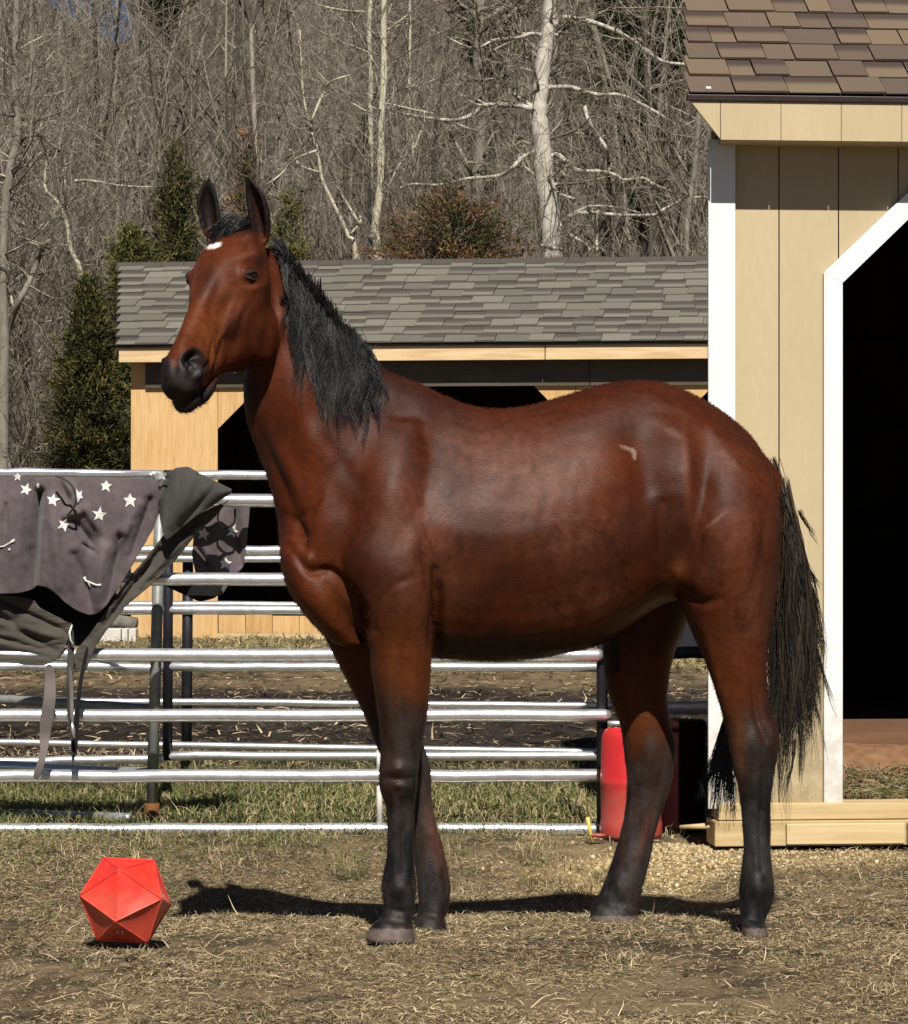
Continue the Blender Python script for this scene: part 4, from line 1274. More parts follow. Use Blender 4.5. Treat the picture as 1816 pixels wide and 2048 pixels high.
# near hind
px_loft([(1330, 800, 1500, 880, 9.20, .06), (1340, 880, 1545, 950, 9.16, .11), (1348, 970, 1561, 1020, 9.13, .135), (1342, 1050, 1562, 1080, 9.12, .145), (1338, 1120, 1557, 1150, 9.12, .14), (1348, 1175, 1548, 1215, 9.125, .125),
         (1372, 1235, 1538, 1275, 9.13, .105), (1396, 1290, 1534, 1325, 9.13, .088), (1418, 1345, 1535, 1372, 9.125, .070), (1437, 1405, 1543, 1420, 9.12, .056), (1452, 1460, 1555, 1468, 9.115, .052), (1461, 1505, 1557, 1500, 9.11, .050),
         (1468, 1545, 1549, 1545, 9.105, .044), (1478, 1590, 1543, 1592, 9.10, .038), (1484, 1640, 1541, 1640, 9.10, .035), (1486, 1695, 1541, 1695, 9.095, .035), (1482, 1745, 1545, 1745, 9.09, .042), (1477, 1778, 1548, 1778, 9.085, .045),
         (1478, 1805, 1544, 1810, 9.08, .040), (1481, 1830, 1532, 1836, 9.07, .036), (1487, 1848, 1524, 1852, 9.065, .036)], n=26)
px_loft([(1482, 1838, 1528, 1844, 9.06, .040, 2.4), (1484, 1850, 1532, 1857, 9.05, .050, 2.4), (1484, 1866, 1537, 1871, 9.045, .056, 2.6), (1483, 1871, 1538, 1875, 9.045, .056, 2.6)], n=24, m=3)
# far hind
px_loft([(1240, 1010, 1400, 1010, 9.40, .07), (1215, 1100, 1392, 1110, 9.44, .10), (1207, 1180, 1385, 1200, 9.47, .11), (1204, 1240, 1368, 1258, 9.485, .10), (1205, 1300, 1350, 1305, 9.49, .09), (1210, 1355, 1339, 1350, 9.49, .075), (1222, 1405, 1335, 1400, 9.49, .064),
         (1240, 1452, 1342, 1450, 9.49, .056), (1247, 1500, 1353, 1492, 9.49, .052), (1252, 1550, 1348, 1540, 9.485, .050), (1253, 1592, 1337, 1585, 9.48, .043), (1247, 1640, 1322, 1632, 9.475, .037), (1236, 1685, 1308, 1680, 9.47, .035), (1222, 1728, 1298, 1726, 9.46, .038),
         (1208, 1765, 1288, 1766, 9.45, .043), (1194, 1798, 1280, 1800, 9.44, .044), (1186, 1822, 1272, 1826, 9.43, .042)], n=26)
px_loft([(1184, 1808, 1276, 1816, 9.43, .044, 2.4), (1182, 1822, 1274, 1832, 9.425, .050, 2.4), (1180, 1838, 1274, 1843, 9.42, .053, 2.6), (1180, 1842, 1274, 1847, 9.42, .053, 2.6)], n=24, m=3)
# dock of the tail
px_loft([(1492, 885, 1480, 950, 9.28, .03), (1528, 908, 1508, 965, 9.29, .032), (1558, 945, 1533, 985, 9.295, .028), (1580, 1000, 1556, 1015, 9.30, .022), (1592, 1080, 1572, 1085, 9.30, .016), (1598, 1130, 1586, 1133, 9.3, .01)], n=16)

# ---- head, in its own frame: m along the face, nn out of the face, w to the horse's left
HM = np.array([-0.270, -0.70, -0.660]); HM /= np.linalg.norm(HM)
hh = np.array([HM[0], HM[1], 0]); hh /= np.linalg.norm(hh)
HWv = np.array([-hh[1], hh[0], 0.0])
roll = math.radians(2)
HN = np.cross(HM, HWv); HN /= np.linalg.norm(HN)
if HN[2] < 0: HN = -HN
HWv, HN = HWv * math.cos(roll) + HN * math.sin(roll), HN * math.cos(roll) - HWv * math.sin(roll)
HSC = 1.03
HO = np.array(P(501, 551, 8.83)) - (HM * .163 + HN * .006 + HWv * .092) * HSC


def H(u, v, w):
    return HO + (HM * u + HN * v + HWv * w) * HSC


# (u, top v, bottom v, half width top, half width mid, half width bottom)
HD = [(-0.045, .035, -.06, .030, .045, .03), (-0.02, .055, -.12, .050, .062, .045), (.03, .066, -.165, .074, .087, .060), (.08, .074, -.205, .092, .104, .072), (.13, .077, -.238, .099, .110, .080), (.17, .077, -.262, .096, .108, .086),
      (.21, .073, -.266, .084, .100, .086), (.25, .066, -.258, .070, .087, .082), (.29, .058, -.236, .058, .073, .072), (.33, .050, -.208, .040, .061, .058), (.37, .044, -.182, .037, .054, .048), (.41, .039, -.160, .035, .049, .042),
      (.45, .036, -.146, .036, .050, .040), (.49, .034, -.136, .037, .049, .034), (.53, .030, -.126, .040, .056, .042), (.565, .018, -.118, .038, .054, .042), (.59, -.002, -.106, .032, .048, .038), (.606, -.024, -.086, .018, .034, .026)]
Hd = cat_rom(HD, 4)
rings = []
nH = 36
for (u, vt, vb, wt, wm, wb) in Hd:
    ring = []
    for k in range(nH):
        th = 2 * math.pi * k / nH
        c, s = math.cos(th), math.sin(th)
        v = (vt + vb) / 2 + (vt - vb) / 2 * math.copysign(abs(c) ** 0.88, c)
        t = (v - vb) / (vt - vb)          # 0 bottom .. 1 top
        # width at this height
        wmax = wm
        ww = wb + (wm - wb) * (1 - abs(t - 0.6) / 0.6) if t < 0.6 else wt + (wm - wt) * (1 - (t - 0.6) / 0.4)
        w = ww * math.copysign(abs(s) ** 0.72, s)
        ring.append(H(u, v, w))
    rings.append(ring)
add_loft(rings)
# lower lip and chin
def head_loft(sts, n=20, m=4):
    rings = []
    for (u, v, w, ru, rv, rw, uu) in cat_rom(sts, m):
        ring = []
        for k in range(n):
            th = 2 * math.pi * k / n
            ring.append(H(u + ru * math.cos(th), v + rv * math.cos(th), w + rw * math.sin(th)))
        rings.append(ring)
    add_loft(rings)
# stations run along u, radius in v and w
def head_blob(c, r, n=16):
    """ellipsoid in head space"""
    rings = []
    for i in range(1, n):
        ph = math.pi * i / n
        ring = []
        for k in range(20):
            th = 2 * math.pi * k / 20
            ring.append(H(c[0] - r[0] * math.cos(ph), c[1] + r[1] * math.sin(ph) * math.cos(th), c[2] + r[2] * math.sin(ph) * math.sin(th)))
        rings.append(ring)
    add_loft(rings)
head_blob((.566, -.110, 0), (.046, .030, .040))       # lower lip
head_blob((.475, -.140, 0), (.080, .034, .040))        # chin groove
head_blob((.572, -.050, 0), (.035, .045, .045))       # upper lip
E1 = np.array([.76, .65]); E2 = np.array([-.65, .76])
def eye_blob(c, r, n=14):
    rings = []
    for i in range(1, n):
        ph = math.pi * i / n
        ring = []
        for k in range(20):
            th = 2 * math.pi * k / 20
            a_ = -r[0] * math.cos(ph); b_ = r[1] * math.sin(ph) * math.cos(th)
            ring.append(H(c[0] + E1[0] * a_ + E2[0] * b_, c[1] + E1[1] * a_ + E2[1] * b_, c[2] + r[2] * math.sin(ph) * math.sin(th)))
        rings.append(ring)
    add_loft(rings)
for s in (-1, 1):
    head_blob((.545, -.015, .038 * s), (.034, .026, .017))   # nostril wing
    eye_blob((.160, .006, .084 * s), (.044, .026, .0115))
    head_blob((.185, -.165, .064 * s), (.098, .100, .044))   # cheek
    head_loft([(.15, -.025, .082 * s, .004, .006, .004, 0), (.20, -.034, .084 * s, .006, .013, .011, 0), (.27, -.042, .067 * s, .006, .014, .010, 0), (.34, -.046, .050 * s, .006, .012, .007, 0), (.40, -.048, .040 * s, .004, .006, .005, 0)])
    head_blob((.05, .026, .048 * s), (.050, .036, .026))   # temple, ear root
# ears: cupped shells, open side forwards
EARS = []
def ear(base, tip, fwd, wid, side):
    base = np.array(base); tip = np.array(tip); ax = tip - base; L = np.linalg.norm(ax); ax /= L
    fwd = np.array(fwd, float); fwd -= ax * fwd.dot(ax); fwd /= np.linalg.norm(fwd)
    lat = np.cross(ax, fwd)
    rings = []
    for i in range(19):
        t = i / 18
        w = wid * (0.62 + 1.0 * t - 0.1 * t * t) * (1 - t ** 2.3) ** 0.88 if t < 1 else 0
        w = max(w, 0.002)
        c = base + ax * L * t + lat * side * 0.010 * math.sin(math.pi * t) + fwd * (-0.012 + 0.018 * t * t)
        th_ = 0.0135
        ring = []
        n = 12
        op = math.radians(250 - 60 * t)     # how far the cup wraps
        for k in range(n):
            a = -op / 2 + op * k / (n - 1)
            ring.append(c + (-fwd * math.cos(a) * 0.80 + lat * math.sin(a)) * w)
        for k in range(n - 1, -1, -1):
            a = -op / 2 + op * k / (n - 1)
            ring.append(c + (-fwd * math.cos(a) * 0.80 + lat * math.sin(a)) * max(w - th_, w * 0.12))
        rings.append(ring)
    add_loft(rings)
camdir = np.array([0.0, -1, 0])
ear(P(519, 488, 8.985), P(495, 349, 8.965), (-0.55, -0.85, 0.0), 0.0400, 1)
ear(P(428, 478, 9.02), P(416, 351, 9.02), (-0.05, -1.0, 0.0), 0.0380, -1)

V = np.concatenate(LOFT_V)
body = mesh_np('horse_rough', V, LOFT_F)
md = body.modifiers.new('r', 'REMESH'); md.mode = 'VOXEL'; md.voxel_size = 0.0063; md.adaptivity = 0
bpy.context.view_layer.update()
dg = bpy.context.evaluated_depsgraph_get()
me = bpy.data.meshes.new_from_object(body.evaluated_get(dg))
bpy.data.objects.remove(body)
nv = len(me.vertices)
co = np.empty(nv * 3, np.float32); me.vertices.foreach_get('co', co); co = co.reshape(-1, 3).astype(float)
ed = np.empty(len(me.edges) * 2, np.int32); me.edges.foreach_get('vertices', ed); ed = ed.reshape(-1, 2)
deg = np.bincount(ed.ravel(), minlength=nv).astype(float)
print('horse verts', nv)


def lap(x):
    out = np.zeros_like(x)
    for k in range(x.shape[1]):
        out[:, k] = np.bincount(ed[:, 0], x[ed[:, 1], k], nv) + np.bincount(ed[:, 1], x[ed[:, 0], k], nv)
    return out / deg[:, None] - x


hrel = (co - HO) @ np.array([HM, HN, HWv]).T / HSC      # head coordinates u, v, w
# masks
in_head = (hrel[:, 0] > -0.05) & (hrel[:, 0] < 0.64) & (hrel[:, 1] < 0.10) & (hrel[:, 1] > -0.30) & (np.abs(hrel[:, 2]) < 0.125)
pix = np.stack([908 + co[:, 0] * F / co[:, 1], 1024 - (co[:, 2] - CAMZ) * F / co[:, 1]], 1)
ears_m = (pix[:, 1] < 470) & (pix[:, 0] < 560)
w_s = np.ones(nv) * 1.0
w_s[pix[:, 1] > 1250] = 0.32
w_s[in_head] = 0.60
w_s[ears_m] = 0.08
for it in range(22):        # Taubin style smoothing: fuse the lofts without shrinking
    co += lap(co) * (0.55 * w_s)[:, None]
    co -= lap(co) * (0.40 * w_s)[:, None]
for it in range(7):
    co += lap(co) * (0.5 * w_s)[:, None]


def normals():
    me.vertices.foreach_set('co', co.astype(np.float32).ravel()); me.update()
    n = np.empty(nv * 3, np.float32); me.vertices.foreach_get('normal', n)
    return n.reshape(-1, 3).astype(float)


# ---- sculpting in photo pixels on the side that faces the camera
nrm = normals()
near = sstep(0.0, 0.35, -nrm[:, 1])
pix = np.stack([908 + co[:, 0] * F / co[:, 1], 1024 - (co[:, 2] - CAMZ) * F / co[:, 1]], 1)
mid = co[:, 1] < (9.16 + (pix[:, 0] - 1000) / 681.0 * 0.20 + 0.06)
near = near * mid
disp = np.zeros(nv)


def g(x, y, rx, ry, a, ang=0.0):
    c, s = math.cos(math.radians(ang)), math.sin(math.radians(ang))
    dx = pix[:, 0] - x; dy = pix[:, 1] - y
    u = dx * c + dy * s; v = -dx * s + dy * c
    disp[:] += a * np.exp(-(u / rx) ** 2 - (v / ry) ** 2)


def ln(pts, w, a, side=0.0):
    """groove (a<0) or ridge (a>0) along a polyline"""
    pts = cat_rom(pts, 6)
    best = np.full(nv, 1e9)
    for p, q in zip(pts[:-1], pts[1:]):
        vx, vy = q - p; L2 = vx * vx + vy * vy + 1e-9
        t = np.clip(((pix[:, 0] - p[0]) * vx + (pix[:, 1] - p[1]) * vy) / L2, 0, 1)
        dd = np.hypot(pix[:, 0] - p[0] - t * vx, pix[:, 1] - p[1] - t * vy)
        best = np.minimum(best, dd)
    L = np.hypot(*(pts[-1] - pts[0])) + 1
    tt = ((pix[:, 0] - pts[0][0]) * (pts[-1][0] - pts[0][0]) + (pix[:, 1] - pts[0][1]) * (pts[-1][1] - pts[0][1])) / L ** 2
    fade = 0.35 + 0.65 * np.clip(np.sin(np.pi * np.clip(tt, 0.04, 0.96)), 0, 1)
    disp[:] += a * np.exp(-(best / w) ** 2) * fade


# shoulder, breast, arm
g(790, 1000, 60, 110, .014, -18); g(860, 1090, 60, 80, .012); g(740, 1110, 45, 50, .012); g(690, 1010, 35, 70, -.010, -20)
ln([(880, 850), (862, 930), (835, 1010), (800, 1075), (762, 1120)], 20, -.003)
ln([(808, 900), (780, 980), (765, 1040)], 22, .004)
ln([(575, 1090), (598, 1120), (622, 1142), (660, 1142), (690, 1170), (722, 1215), (745, 1260)], 10, -.015)
ln([(572, 1030), (600, 1060), (612, 1100)], 9, -.010)
g(618, 1122, 12, 16, .014)
g(655, 1185, 30, 40, .012)
ln([(590, 1040), (620, 1022), (640, 990)], 7, -.006)
ln([(705, 1200), (738, 1240), (742, 1290)], 7, .006)
ln([(868, 1140), (876, 1200), (872, 1250), (866, 1300)], 10, -.020)
ln([(840, 1150), (792, 1168), (765, 1200)], 8, -.004)
g(810, 1180, 30, 60, .008)
# neck muscles, windpipe groove
ln([(512, 850), (545, 930), (580, 1010), (610, 1070)], 13, -.010)
ln([(535, 860), (575, 930), (615, 1010)], 14, .006)
g(620, 870, 45, 80, .006, -30); ln([(600, 760), (640, 860), (700, 950), (740, 1000)], 16, -.005)
g(790, 830, 36, 30, -.010)
g(835, 800, 40, 22, .006)
# ribs and belly
for k in range(9):
    x0 = 930 + k * 36
    ln([(x0 + 10, 930), (x0 - 8, 1040), (x0 - 2, 1150), (x0 + 24, 1230)], 10, .0007)
ln([(1215, 1040), (1245, 1110), (1258, 1175)], 9, .008)
g(1240, 1010, 40, 70, -.008)
ln([(890, 1140), (886, 1220), (896, 1290)], 12, .006)
g(1060, 1080, 130, 110, .010)
# flank hollow, point of hip, stifle fold
g(1300, 960, 40, 85, -.030, -5)
g(1265, 880, 45, 45, -.010)
g(1350, 868, 34, 24, .012, 30)
ln([(1318, 846), (1352, 862), (1370, 900), (1374, 970), (1372, 1040)], 22, .007)
ln([(1330, 1010), (1325, 1080), (1330, 1140)], 14, -.012)
g(1352, 1140, 20, 30, .014)
ln([(1358, 1175), (1400, 1205), (1440, 1198)], 10, -.008)
g(1400, 1165, 30, 25, .008)
g(1440, 1040, 60, 80, .010); g(1480, 960, 50, 50, .006); g(1400, 980, 24, 40, -.008)
ln([(1440, 1035), (1420, 1070), (1410, 1110)], 9, .005)
ln([(1530, 1060), (1520, 1130), (1500, 1200), (1490, 1260)], 10, -.007)
ln([(1400, 1240), (1420, 1300), (1440, 1370), (1456, 1430)], 10, .004)
ln([(1500, 1300), (1510, 1370), (1520, 1440)], 9, -.006)
ln([(1300, 790), (1380, 830), (1440, 880), (1490, 950)], 14, .005)
# fore leg: extensor line, knee, tendon groove, fetlock
ln([(800, 1300), (800, 1400), (806, 1480)], 10, -.005); ln([(780, 1310), (778, 1400), (785, 1480)], 12, .004)
g(797, 1538, 22, 12, .008); g(800, 1570, 20, 10, .006); ln([(765, 1556), (800, 1560), (832, 1556)], 5, -.005)
ln([(806, 1600), (808, 1680), (806, 1745)], 6, -.006); ln([(788, 1600), (788, 1740)], 9, .003)
g(798, 1780, 20, 18, .005); ln([(770, 1815), (800, 1822), (826, 1822)], 5, -.004)
# hind legs: hock, tendon
g(1500, 1485, 24, 26, .007); g(1545, 1470, 10, 30, .006); ln([(1525, 1540), (1522, 1640), (1524, 1740)], 6, -.006); g(1510, 1770, 20, 18, .005)
ln([(1505, 1380), (1515, 1440), (1530, 1480)], 8, -.007)
legm = 1 + 0.35 * sstep(1280, 1400, pix[:, 1]); near_disp = disp * near * legm * 1.15
disp[:] = 0
# far hind and far fore tendons
g(1300, 1500, 22, 30, .008); ln([(1320, 1550), (1305, 1640), (1288, 1730)], 6, -.006); g(1245, 1775, 20, 20, .005)
ln([(872, 1610), (878, 1690), (888, 1740)], 6, -.004)
far_disp = disp * sstep(0.0, 0.35, -nrm[:, 1]) * (~mid)
co += nrm * (near_disp + far_disp)[:, None]

# ---- sculpting of the head in head space
nrm = normals()
hrel = (co - HO) @ np.array([HM, HN, HWv]).T / HSC
aw = np.abs(hrel[:, 2])
D3 = np.zeros((nv, 3))


def hg(u, v, w, ru, rv, rw, a, vec=None, both=True):
    """gaussian push at head point (both sides); along the normal unless vec given"""
    ww = aw if both else hrel[:, 2]
    k = a * np.exp(-((hrel[:, 0] - u) / ru) ** 2 - ((hrel[:, 1] - v) / rv) ** 2 - ((ww - w) / rw) ** 2)
    D3[:] += nrm * k[:, None] if vec is None else k[:, None] * np.array(vec)[None]


def hl(pts, w_, a, wr=0.03):
    best = np.full(nv, 1e9)
    pts = cat_rom(pts, 5)
    for p, q in zip(pts[:-1], pts[1:]):
        d_ = q - p; L2 = (d_ ** 2).sum() + 1e-12
        X = np.stack([hrel[:, 0], hrel[:, 1], aw], 1)
        t = np.clip(((X - p) @ d_) / L2, 0, 1)
        best = np.minimum(best, np.linalg.norm(X - p - t[:, None] * d_, axis=1))
    D3[:] += nrm * (a * np.exp(-(best / w_) ** 2))[:, None]


hl([(.163 - .65 * -.0 - .020 * .65 - .76 * .036, .006 + .020 * .76 - .65 * .036, .10), (.163 - .024 * .65, .006 + .024 * .76, .103), (.163 - .018 * .65 + .76 * .032, .006 + .018 * .76 + .65 * .032, .09)], .013, .0035)
hl([(.163 - .76 * .034, .006 - .65 * .034, .10), (.163 + .022 * .65, .006 - .022 * .76, .103), (.163 + .76 * .032, .006 + .65 * .032, .09)], .010, .0025)
hg(.075, .045, .082, .024, .018, .03, -.007)                  # hollow above the eye
hg(.140, .034, .090, .022, .010, .03, .000)
hl([(.20, .000, .100), (.23, -.010, .09), (.26, -.02, .08)], .008, -.004)
hl([(.20, -.035, .10), (.27, -.045, .082), (.35, -.048, .062)], .012, .002)      # facial crest
hg(.30, .000, .06, .06, .022, .03, -.006)
hg(.33, -.10, .06, .04, .03, .04, -.008)                       # behind the lips
hl([(.36, .02, .048), (.42, .000, .050), (.48, -.012, .052)], .010, .004)
hl([(.40, -.03, .05), (.45, -.055, .05), (.50, -.062, .05)], .008, -.005)
hl([(.38, -.045, .05), (.43, -.07, .045), (.48, -.09, .04)], .006, .004)
hl([(.36, -.06, .052), (.40, -.085, .045), (.45, -.10, .038)], .006, -.004)
hl([(.43, -.092, .040), (.48, -.094, .046), (.53, -.092, .046), (.585, -.088, .036), (.605, -.084, .01)], .005, -.007)    # mouth line
hg(.552, -.010, .060, .020, .015, .024, -.034)                 # nostril
hl([(.525, -.004, .054), (.535, .012, .050), (.555, .014, .047), (.575, .0, .050), (.575, -.02, .054), (.560, -.034, .056), (.54, -.034, .057)], .006, .006)   # its rim
hl([(.10, -.22, .085), (.17, -.25, .085), (.24, -.235, .085)], .02, .004)       # jaw edge
hl([(.03, -.06, .09), (.08, -.09, .10), (.14, -.15, .105)], .012, -.004)
co += D3
nrm = normals()
pix = np.stack([908 + co[:, 0] * F / co[:, 1], 1024 - (co[:, 2] - CAMZ) * F / co[:, 1]], 1)
disp[:] = 0
g(383, 715, 13, 8, -.030, -28); g(378, 728, 7, 9, -.008); g(397, 744, 9, 12, .008); g(329, 722, 6, 9, .006); g(350, 735, 10, 26, -.005)
ln([(364, 714), (376, 699), (396, 699), (411, 714), (410, 738), (402, 756)], 4.5, .0055)
ln([(408, 650), (425, 690), (428, 730)], 5, .0035); ln([(440, 655), (433, 695), (436, 735)], 4.5, -.0035); ln([(452, 690), (446, 715), (436, 745)], 5, .003)
ln([(410, 520), (386, 570), (372, 625), (360, 685)], 9, .0035); ln([(440, 560), (425, 610), (410, 650)], 9, -.003)
ln([(470, 585), (455, 640), (440, 680)], 7, .0028); ln([(500, 600), (482, 650), (470, 700)], 8, -.003)
ln([(548, 560), (560, 610), (556, 665), (540, 715)], 8, .003); ln([(530, 590), (538, 640), (525, 700)], 9, -.003)
ln([(482, 519), (500, 512), (522, 520)], 7, .004); g(505, 505, 20, 10, .002); g(530, 525, 16, 16, -.005)
ln([(480, 572), (505, 579), (530, 566)], 6, .003)
ln([(445, 742), (425, 764), (400, 786), (372, 797)], 4.5, -.013)
disp *= 1.5
co += nrm * (disp * sstep(0.0, 0.3, -nrm[:, 1]) * in_head)[:, None]
nrm = normals()
# skin scale unevenness
co += nrm * (0.0016 * fbm(co * 11, 3) + 0.0002 * fbm(co * 60, 2) + 0.0036 * sstep(1450, 1600, 1024 - (co[:, 2] - CAMZ) * F / co[:, 1]) * fbm(co * np.array([30, 30, 16]), 3))[:, None]
for it in range(1):
    co += lap(co) * 0.25
nrm = normals()

# ---- coat colours by place on the body (bay with black points), some light and shade painted in
pix = np.stack([908 + co[:, 0] * F / co[:, 1], 1024 - (co[:, 2] - CAMZ) * F / co[:, 1]], 1)
px, py = pix[:, 0], pix[:, 1]
hrel = (co - HO) @ np.array([HM, HN, HWv]).T / HSC
n1 = fbm(co * 4.5, 4); n2 = fbm(co * np.array([16, 16, 9]), 4); n3 = fbm(co * np.array([60, 60, 26]), 3)
BAY = np.array([0.078, 0.0162, 0.0039]); DARKBAY = np.array([0.027, 0.0062, 0.0022]); SHEEN_DUST = np.array([0.105, 0.036, 0.020]); TAN = np.array([0.135, 0.040, 0.0105])
BLK = np.array([0.0065, 0.0060, 0.0062]); BRN = np.array([0.022, 0.0115, 0.007]); GREYB = np.array([0.030, 0.027, 0.025])


def mixc(C, c, f):
    f = np.clip(f, 0, 1)[:, None]
    return C * (1 - f) + np.asarray(c) * f


def G(x, y, rx, ry, ang=0.0):
    c, s = math.cos(math.radians(ang)), math.sin(math.radians(ang))
    dx = px - x; dy = py - y
    return np.exp(-((dx * c + dy * s) / rx) ** 2 - ((-dx * s + dy * c) / ry) ** 2)


C = np.repeat(BAY[None], nv, 0)
C = mixc(C, DARKBAY, 0.40 + 0.9 * n1 + 0.5 * n2)
C = mixc(C, DARKBAY, 0.65 * G(1300, 1010, 40, 120) + 0.5 * G(690, 930, 30, 90, -20) + 0.5 * G(740, 1120, 22, 70, -28) + 0.5 * G(1250, 860, 60, 30) + .45 * G(900, 1020, 20, 130) + .4 * G(1420, 960, 30, 60))  # shading of flank, neck and shoulder hollows painted into the coat
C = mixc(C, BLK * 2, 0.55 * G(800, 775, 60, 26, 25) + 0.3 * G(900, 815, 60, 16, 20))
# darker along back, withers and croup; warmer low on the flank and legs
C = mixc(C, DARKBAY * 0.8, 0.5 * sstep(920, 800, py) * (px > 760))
C = mixc(C, TAN, 0.45 * G(805, 1330, 70, 110) + 0.30 * G(1450, 1340, 70, 90) + 0.30 * G(660, 1190, 50, 50) + .35 * G(1290, 1420, 50, 80))
C = mixc(C, TAN * 1.1, 0.75 * G(1352, 1150, 16, 28, 20))
sheen_patches = (0.62 * G(860, 1090, 75, 140) + 0.55 * G(1090, 980, 110, 90) + 0.55 * G(1470, 1060, 70, 90) + 0.45 * G(980, 900, 110, 50) + 0.6 * G(1170, 1215, 90, 40, -15)
        + 0.40 * G(1500, 1220, 50, 70) + 0.35 * G(790, 1010, 50, 80) + 0.3 * G(1130, 1080, 80, 80) + 0.35 * G(1440, 900, 90, 25, 35))
C = mixc(C, SHEEN_DUST, sheen_patches * np.clip(0.62 + 1.1 * n2 + 0.6 * n3, 0, 1.1))  # highlights on shoulder, barrel and thigh painted in along with dust
cr = fbm(np.stack([co[:, 0] * 38, co[:, 1] * 20, co[:, 2] * 95 + co[:, 0] * 30], 1), 3)
C = mixc(C, SHEEN_DUST * 1.1, 0.3 * np.clip(cr * 2, 0, 1) * (G(1170, 1215, 110, 55, -15) + G(1150, 1060, 90, 60) + G(1480, 1200, 60, 80)))
# pale line on the hip, scar and scuffs, darker thigh patches
C = mixc(C, SHEEN_DUST * 1.15, 0.6 * G(1372, 930, 7, 70, -3) * (px > 1300) + 0.5 * G(1348, 868, 30, 6, 30))
C = mixc(C, (0.20, 0.135, 0.105), 0.85 * sstep(0.35, 0.8, G(1252, 896, 17, 4.5, 22) + G(1268, 910, 5, 14, -12)))
C = mixc(C, (0.24, 0.12, 0.08), 0.5 * G(1432, 1040, 22, 3, -38))
C = mixc(C, DARKBAY * 0.5, 0.55 * G(1520, 1100, 14, 50) + 0.35 * G(1480, 1250, 20, 30))
# dark belly edge, brown patch behind the elbow
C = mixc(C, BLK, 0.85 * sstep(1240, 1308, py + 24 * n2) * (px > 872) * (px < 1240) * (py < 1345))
C = mixc(C, BRN, 0.45 * G(880, 1290, 20, 60))
# legs: bay shading into black, face by leg
def leg(mask, y0, y1):
    global C
    f = sstep(y0, y1, py + 55 * n1 + 60 * n2 + 30 * n3) * mask
    C = mixc(C, BRN, f)
    f2 = sstep(y0 + 45, y1 + 60, py + 70 * n2 + 40 * n3) * mask
    C = mixc(C, BLK * 1.2, f2)
    C = mixc(C, np.array([0.045, 0.018, 0.010]), f2 * np.clip(0.1 + 1.6 * n1 + .8 * n3, 0, .6))
    C = mixc(C, GREYB * 0.75, f2 * np.clip(0.25 + 1.9 * n2 + .8 * n3, 0, 1) * 0.85)
midp = yc(px)
isfar = co[:, 1] > midp + 0.05
fore = (px < 960); hind = (px > 1150) & (py > 1150)
leg(fore & ~isfar & (px > 720) & (py > 1250), 1370, 1500)
leg(fore & isfar & (py > 1250), 1330, 1450)
C = mixc(C, (0.085, 0.036, 0.025), 0.8 * G(868, 1660, 14, 70, -12) * (fore & isfar))
leg(hind & ~isfar & (px > 1370), 1395, 1540)
leg(hind & isfar, 1425, 1580)
C = mixc(C, (0.075, 0.030, 0.019), 0.7 * G(1292, 1660, 10, 60, 15) * (hind & isfar))
C = mixc(C, BLK, 0.7 * G(1540, 1440, 16, 90) * hind)
C = mixc(C, (0.10, 0.040, 0.017), 0.6 * G(1478, 1490, 14, 60) * (hind & ~isfar))
# hooves
hoof = ((py > 1858) & (px < 832) & ~isfar) | ((py > 1850) & isfar & (px < 960)) | ((py > 1857) & (px > 1400)) | ((py > 1832) & isfar & (px > 1150))
C = mixc(C, (0.095, 0.070, 0.060), hoof * 1.0)
# head
u, v, w = hrel[:, 0], hrel[:, 1], hrel[:, 2]
hd = ((u > -.03) & (u < .66) & (v > -.32) & (v < .11) & (np.abs(w) < .14)).astype(float)
C = mixc(C, BAY * 0.95 + SHEEN_DUST * 0.12, hd * 0.6)
def E(a, b_, c, ra, rb, rc, both=True):
    ww = np.abs(w) if both else w
    return np.exp(-((u - a) / ra) ** 2 - ((v - b_) / rb) ** 2 - ((ww - c) / rc) ** 2) * hd
C = mixc(C, TAN, 0.28 * E(.38, -.06, .05, .10, .06, .05) + 0.22 * E(.40, .02, .03, .12, .05, .04) + .15 * E(.30, -.02, .07, .08, .05, .04))
C = mixc(C, SHEEN_DUST, (0.55 * E(.26, .045, .06, .14, .03, .02) + .5 * E(.30, -.05, .08, .08, .02, .04) + .4 * E(.10, .04, .08, .05, .05, .03)) * (0.8 + n2))
C = mixc(C, DARKBAY, 0.6 * E(.10, -.12, .10, .08, .08, .05) + .5 * E(.25, .06, 0, .08, .03, .03) + 0.45 * E(.06, .0, .1, .05, .04, .04))
def poly_mask(poly, soft):
    # signed distance to a closed outline, softened
    best = np.full(nv, 1e9); inside = np.zeros(nv, bool)
    n_ = len(poly)
    for i in range(n_):
        x0, y0 = poly[i]; x1, y1 = poly[(i + 1) % n_]
        vx, vy = x1 - x0, y1 - y0; L2 = vx * vx + vy * vy
        t = np.clip(((px - x0) * vx + (py - y0) * vy) / L2, 0, 1)
        best = np.minimum(best, np.hypot(px - x0 - t * vx, py - y0 - t * vy))
        c_ = ((y0 > py) != (y1 > py)) & (px < (x1 - x0) * (py - y0) / (y1 - y0 + 1e-9) + x0)
        inside ^= c_
    return sstep(-soft, soft, np.where(inside, best, -best) + 4 * n2)
muz = poly_mask([(300, 704), (322, 702), (334, 710), (345, 736), (353, 734), (362, 710), (384, 692), (404, 699), (414, 722), (414, 748), (404, 770), (414, 778), (428, 762), (446, 752), (460, 790), (400, 850), (300, 850)], 4.5) * hd * (w > -.04)
muz = np.maximum(muz, sstep(.520, .545, u) * hd * (w <= -.02))
C = mixc(C, BLK * 1.5, 0.95 * muz)
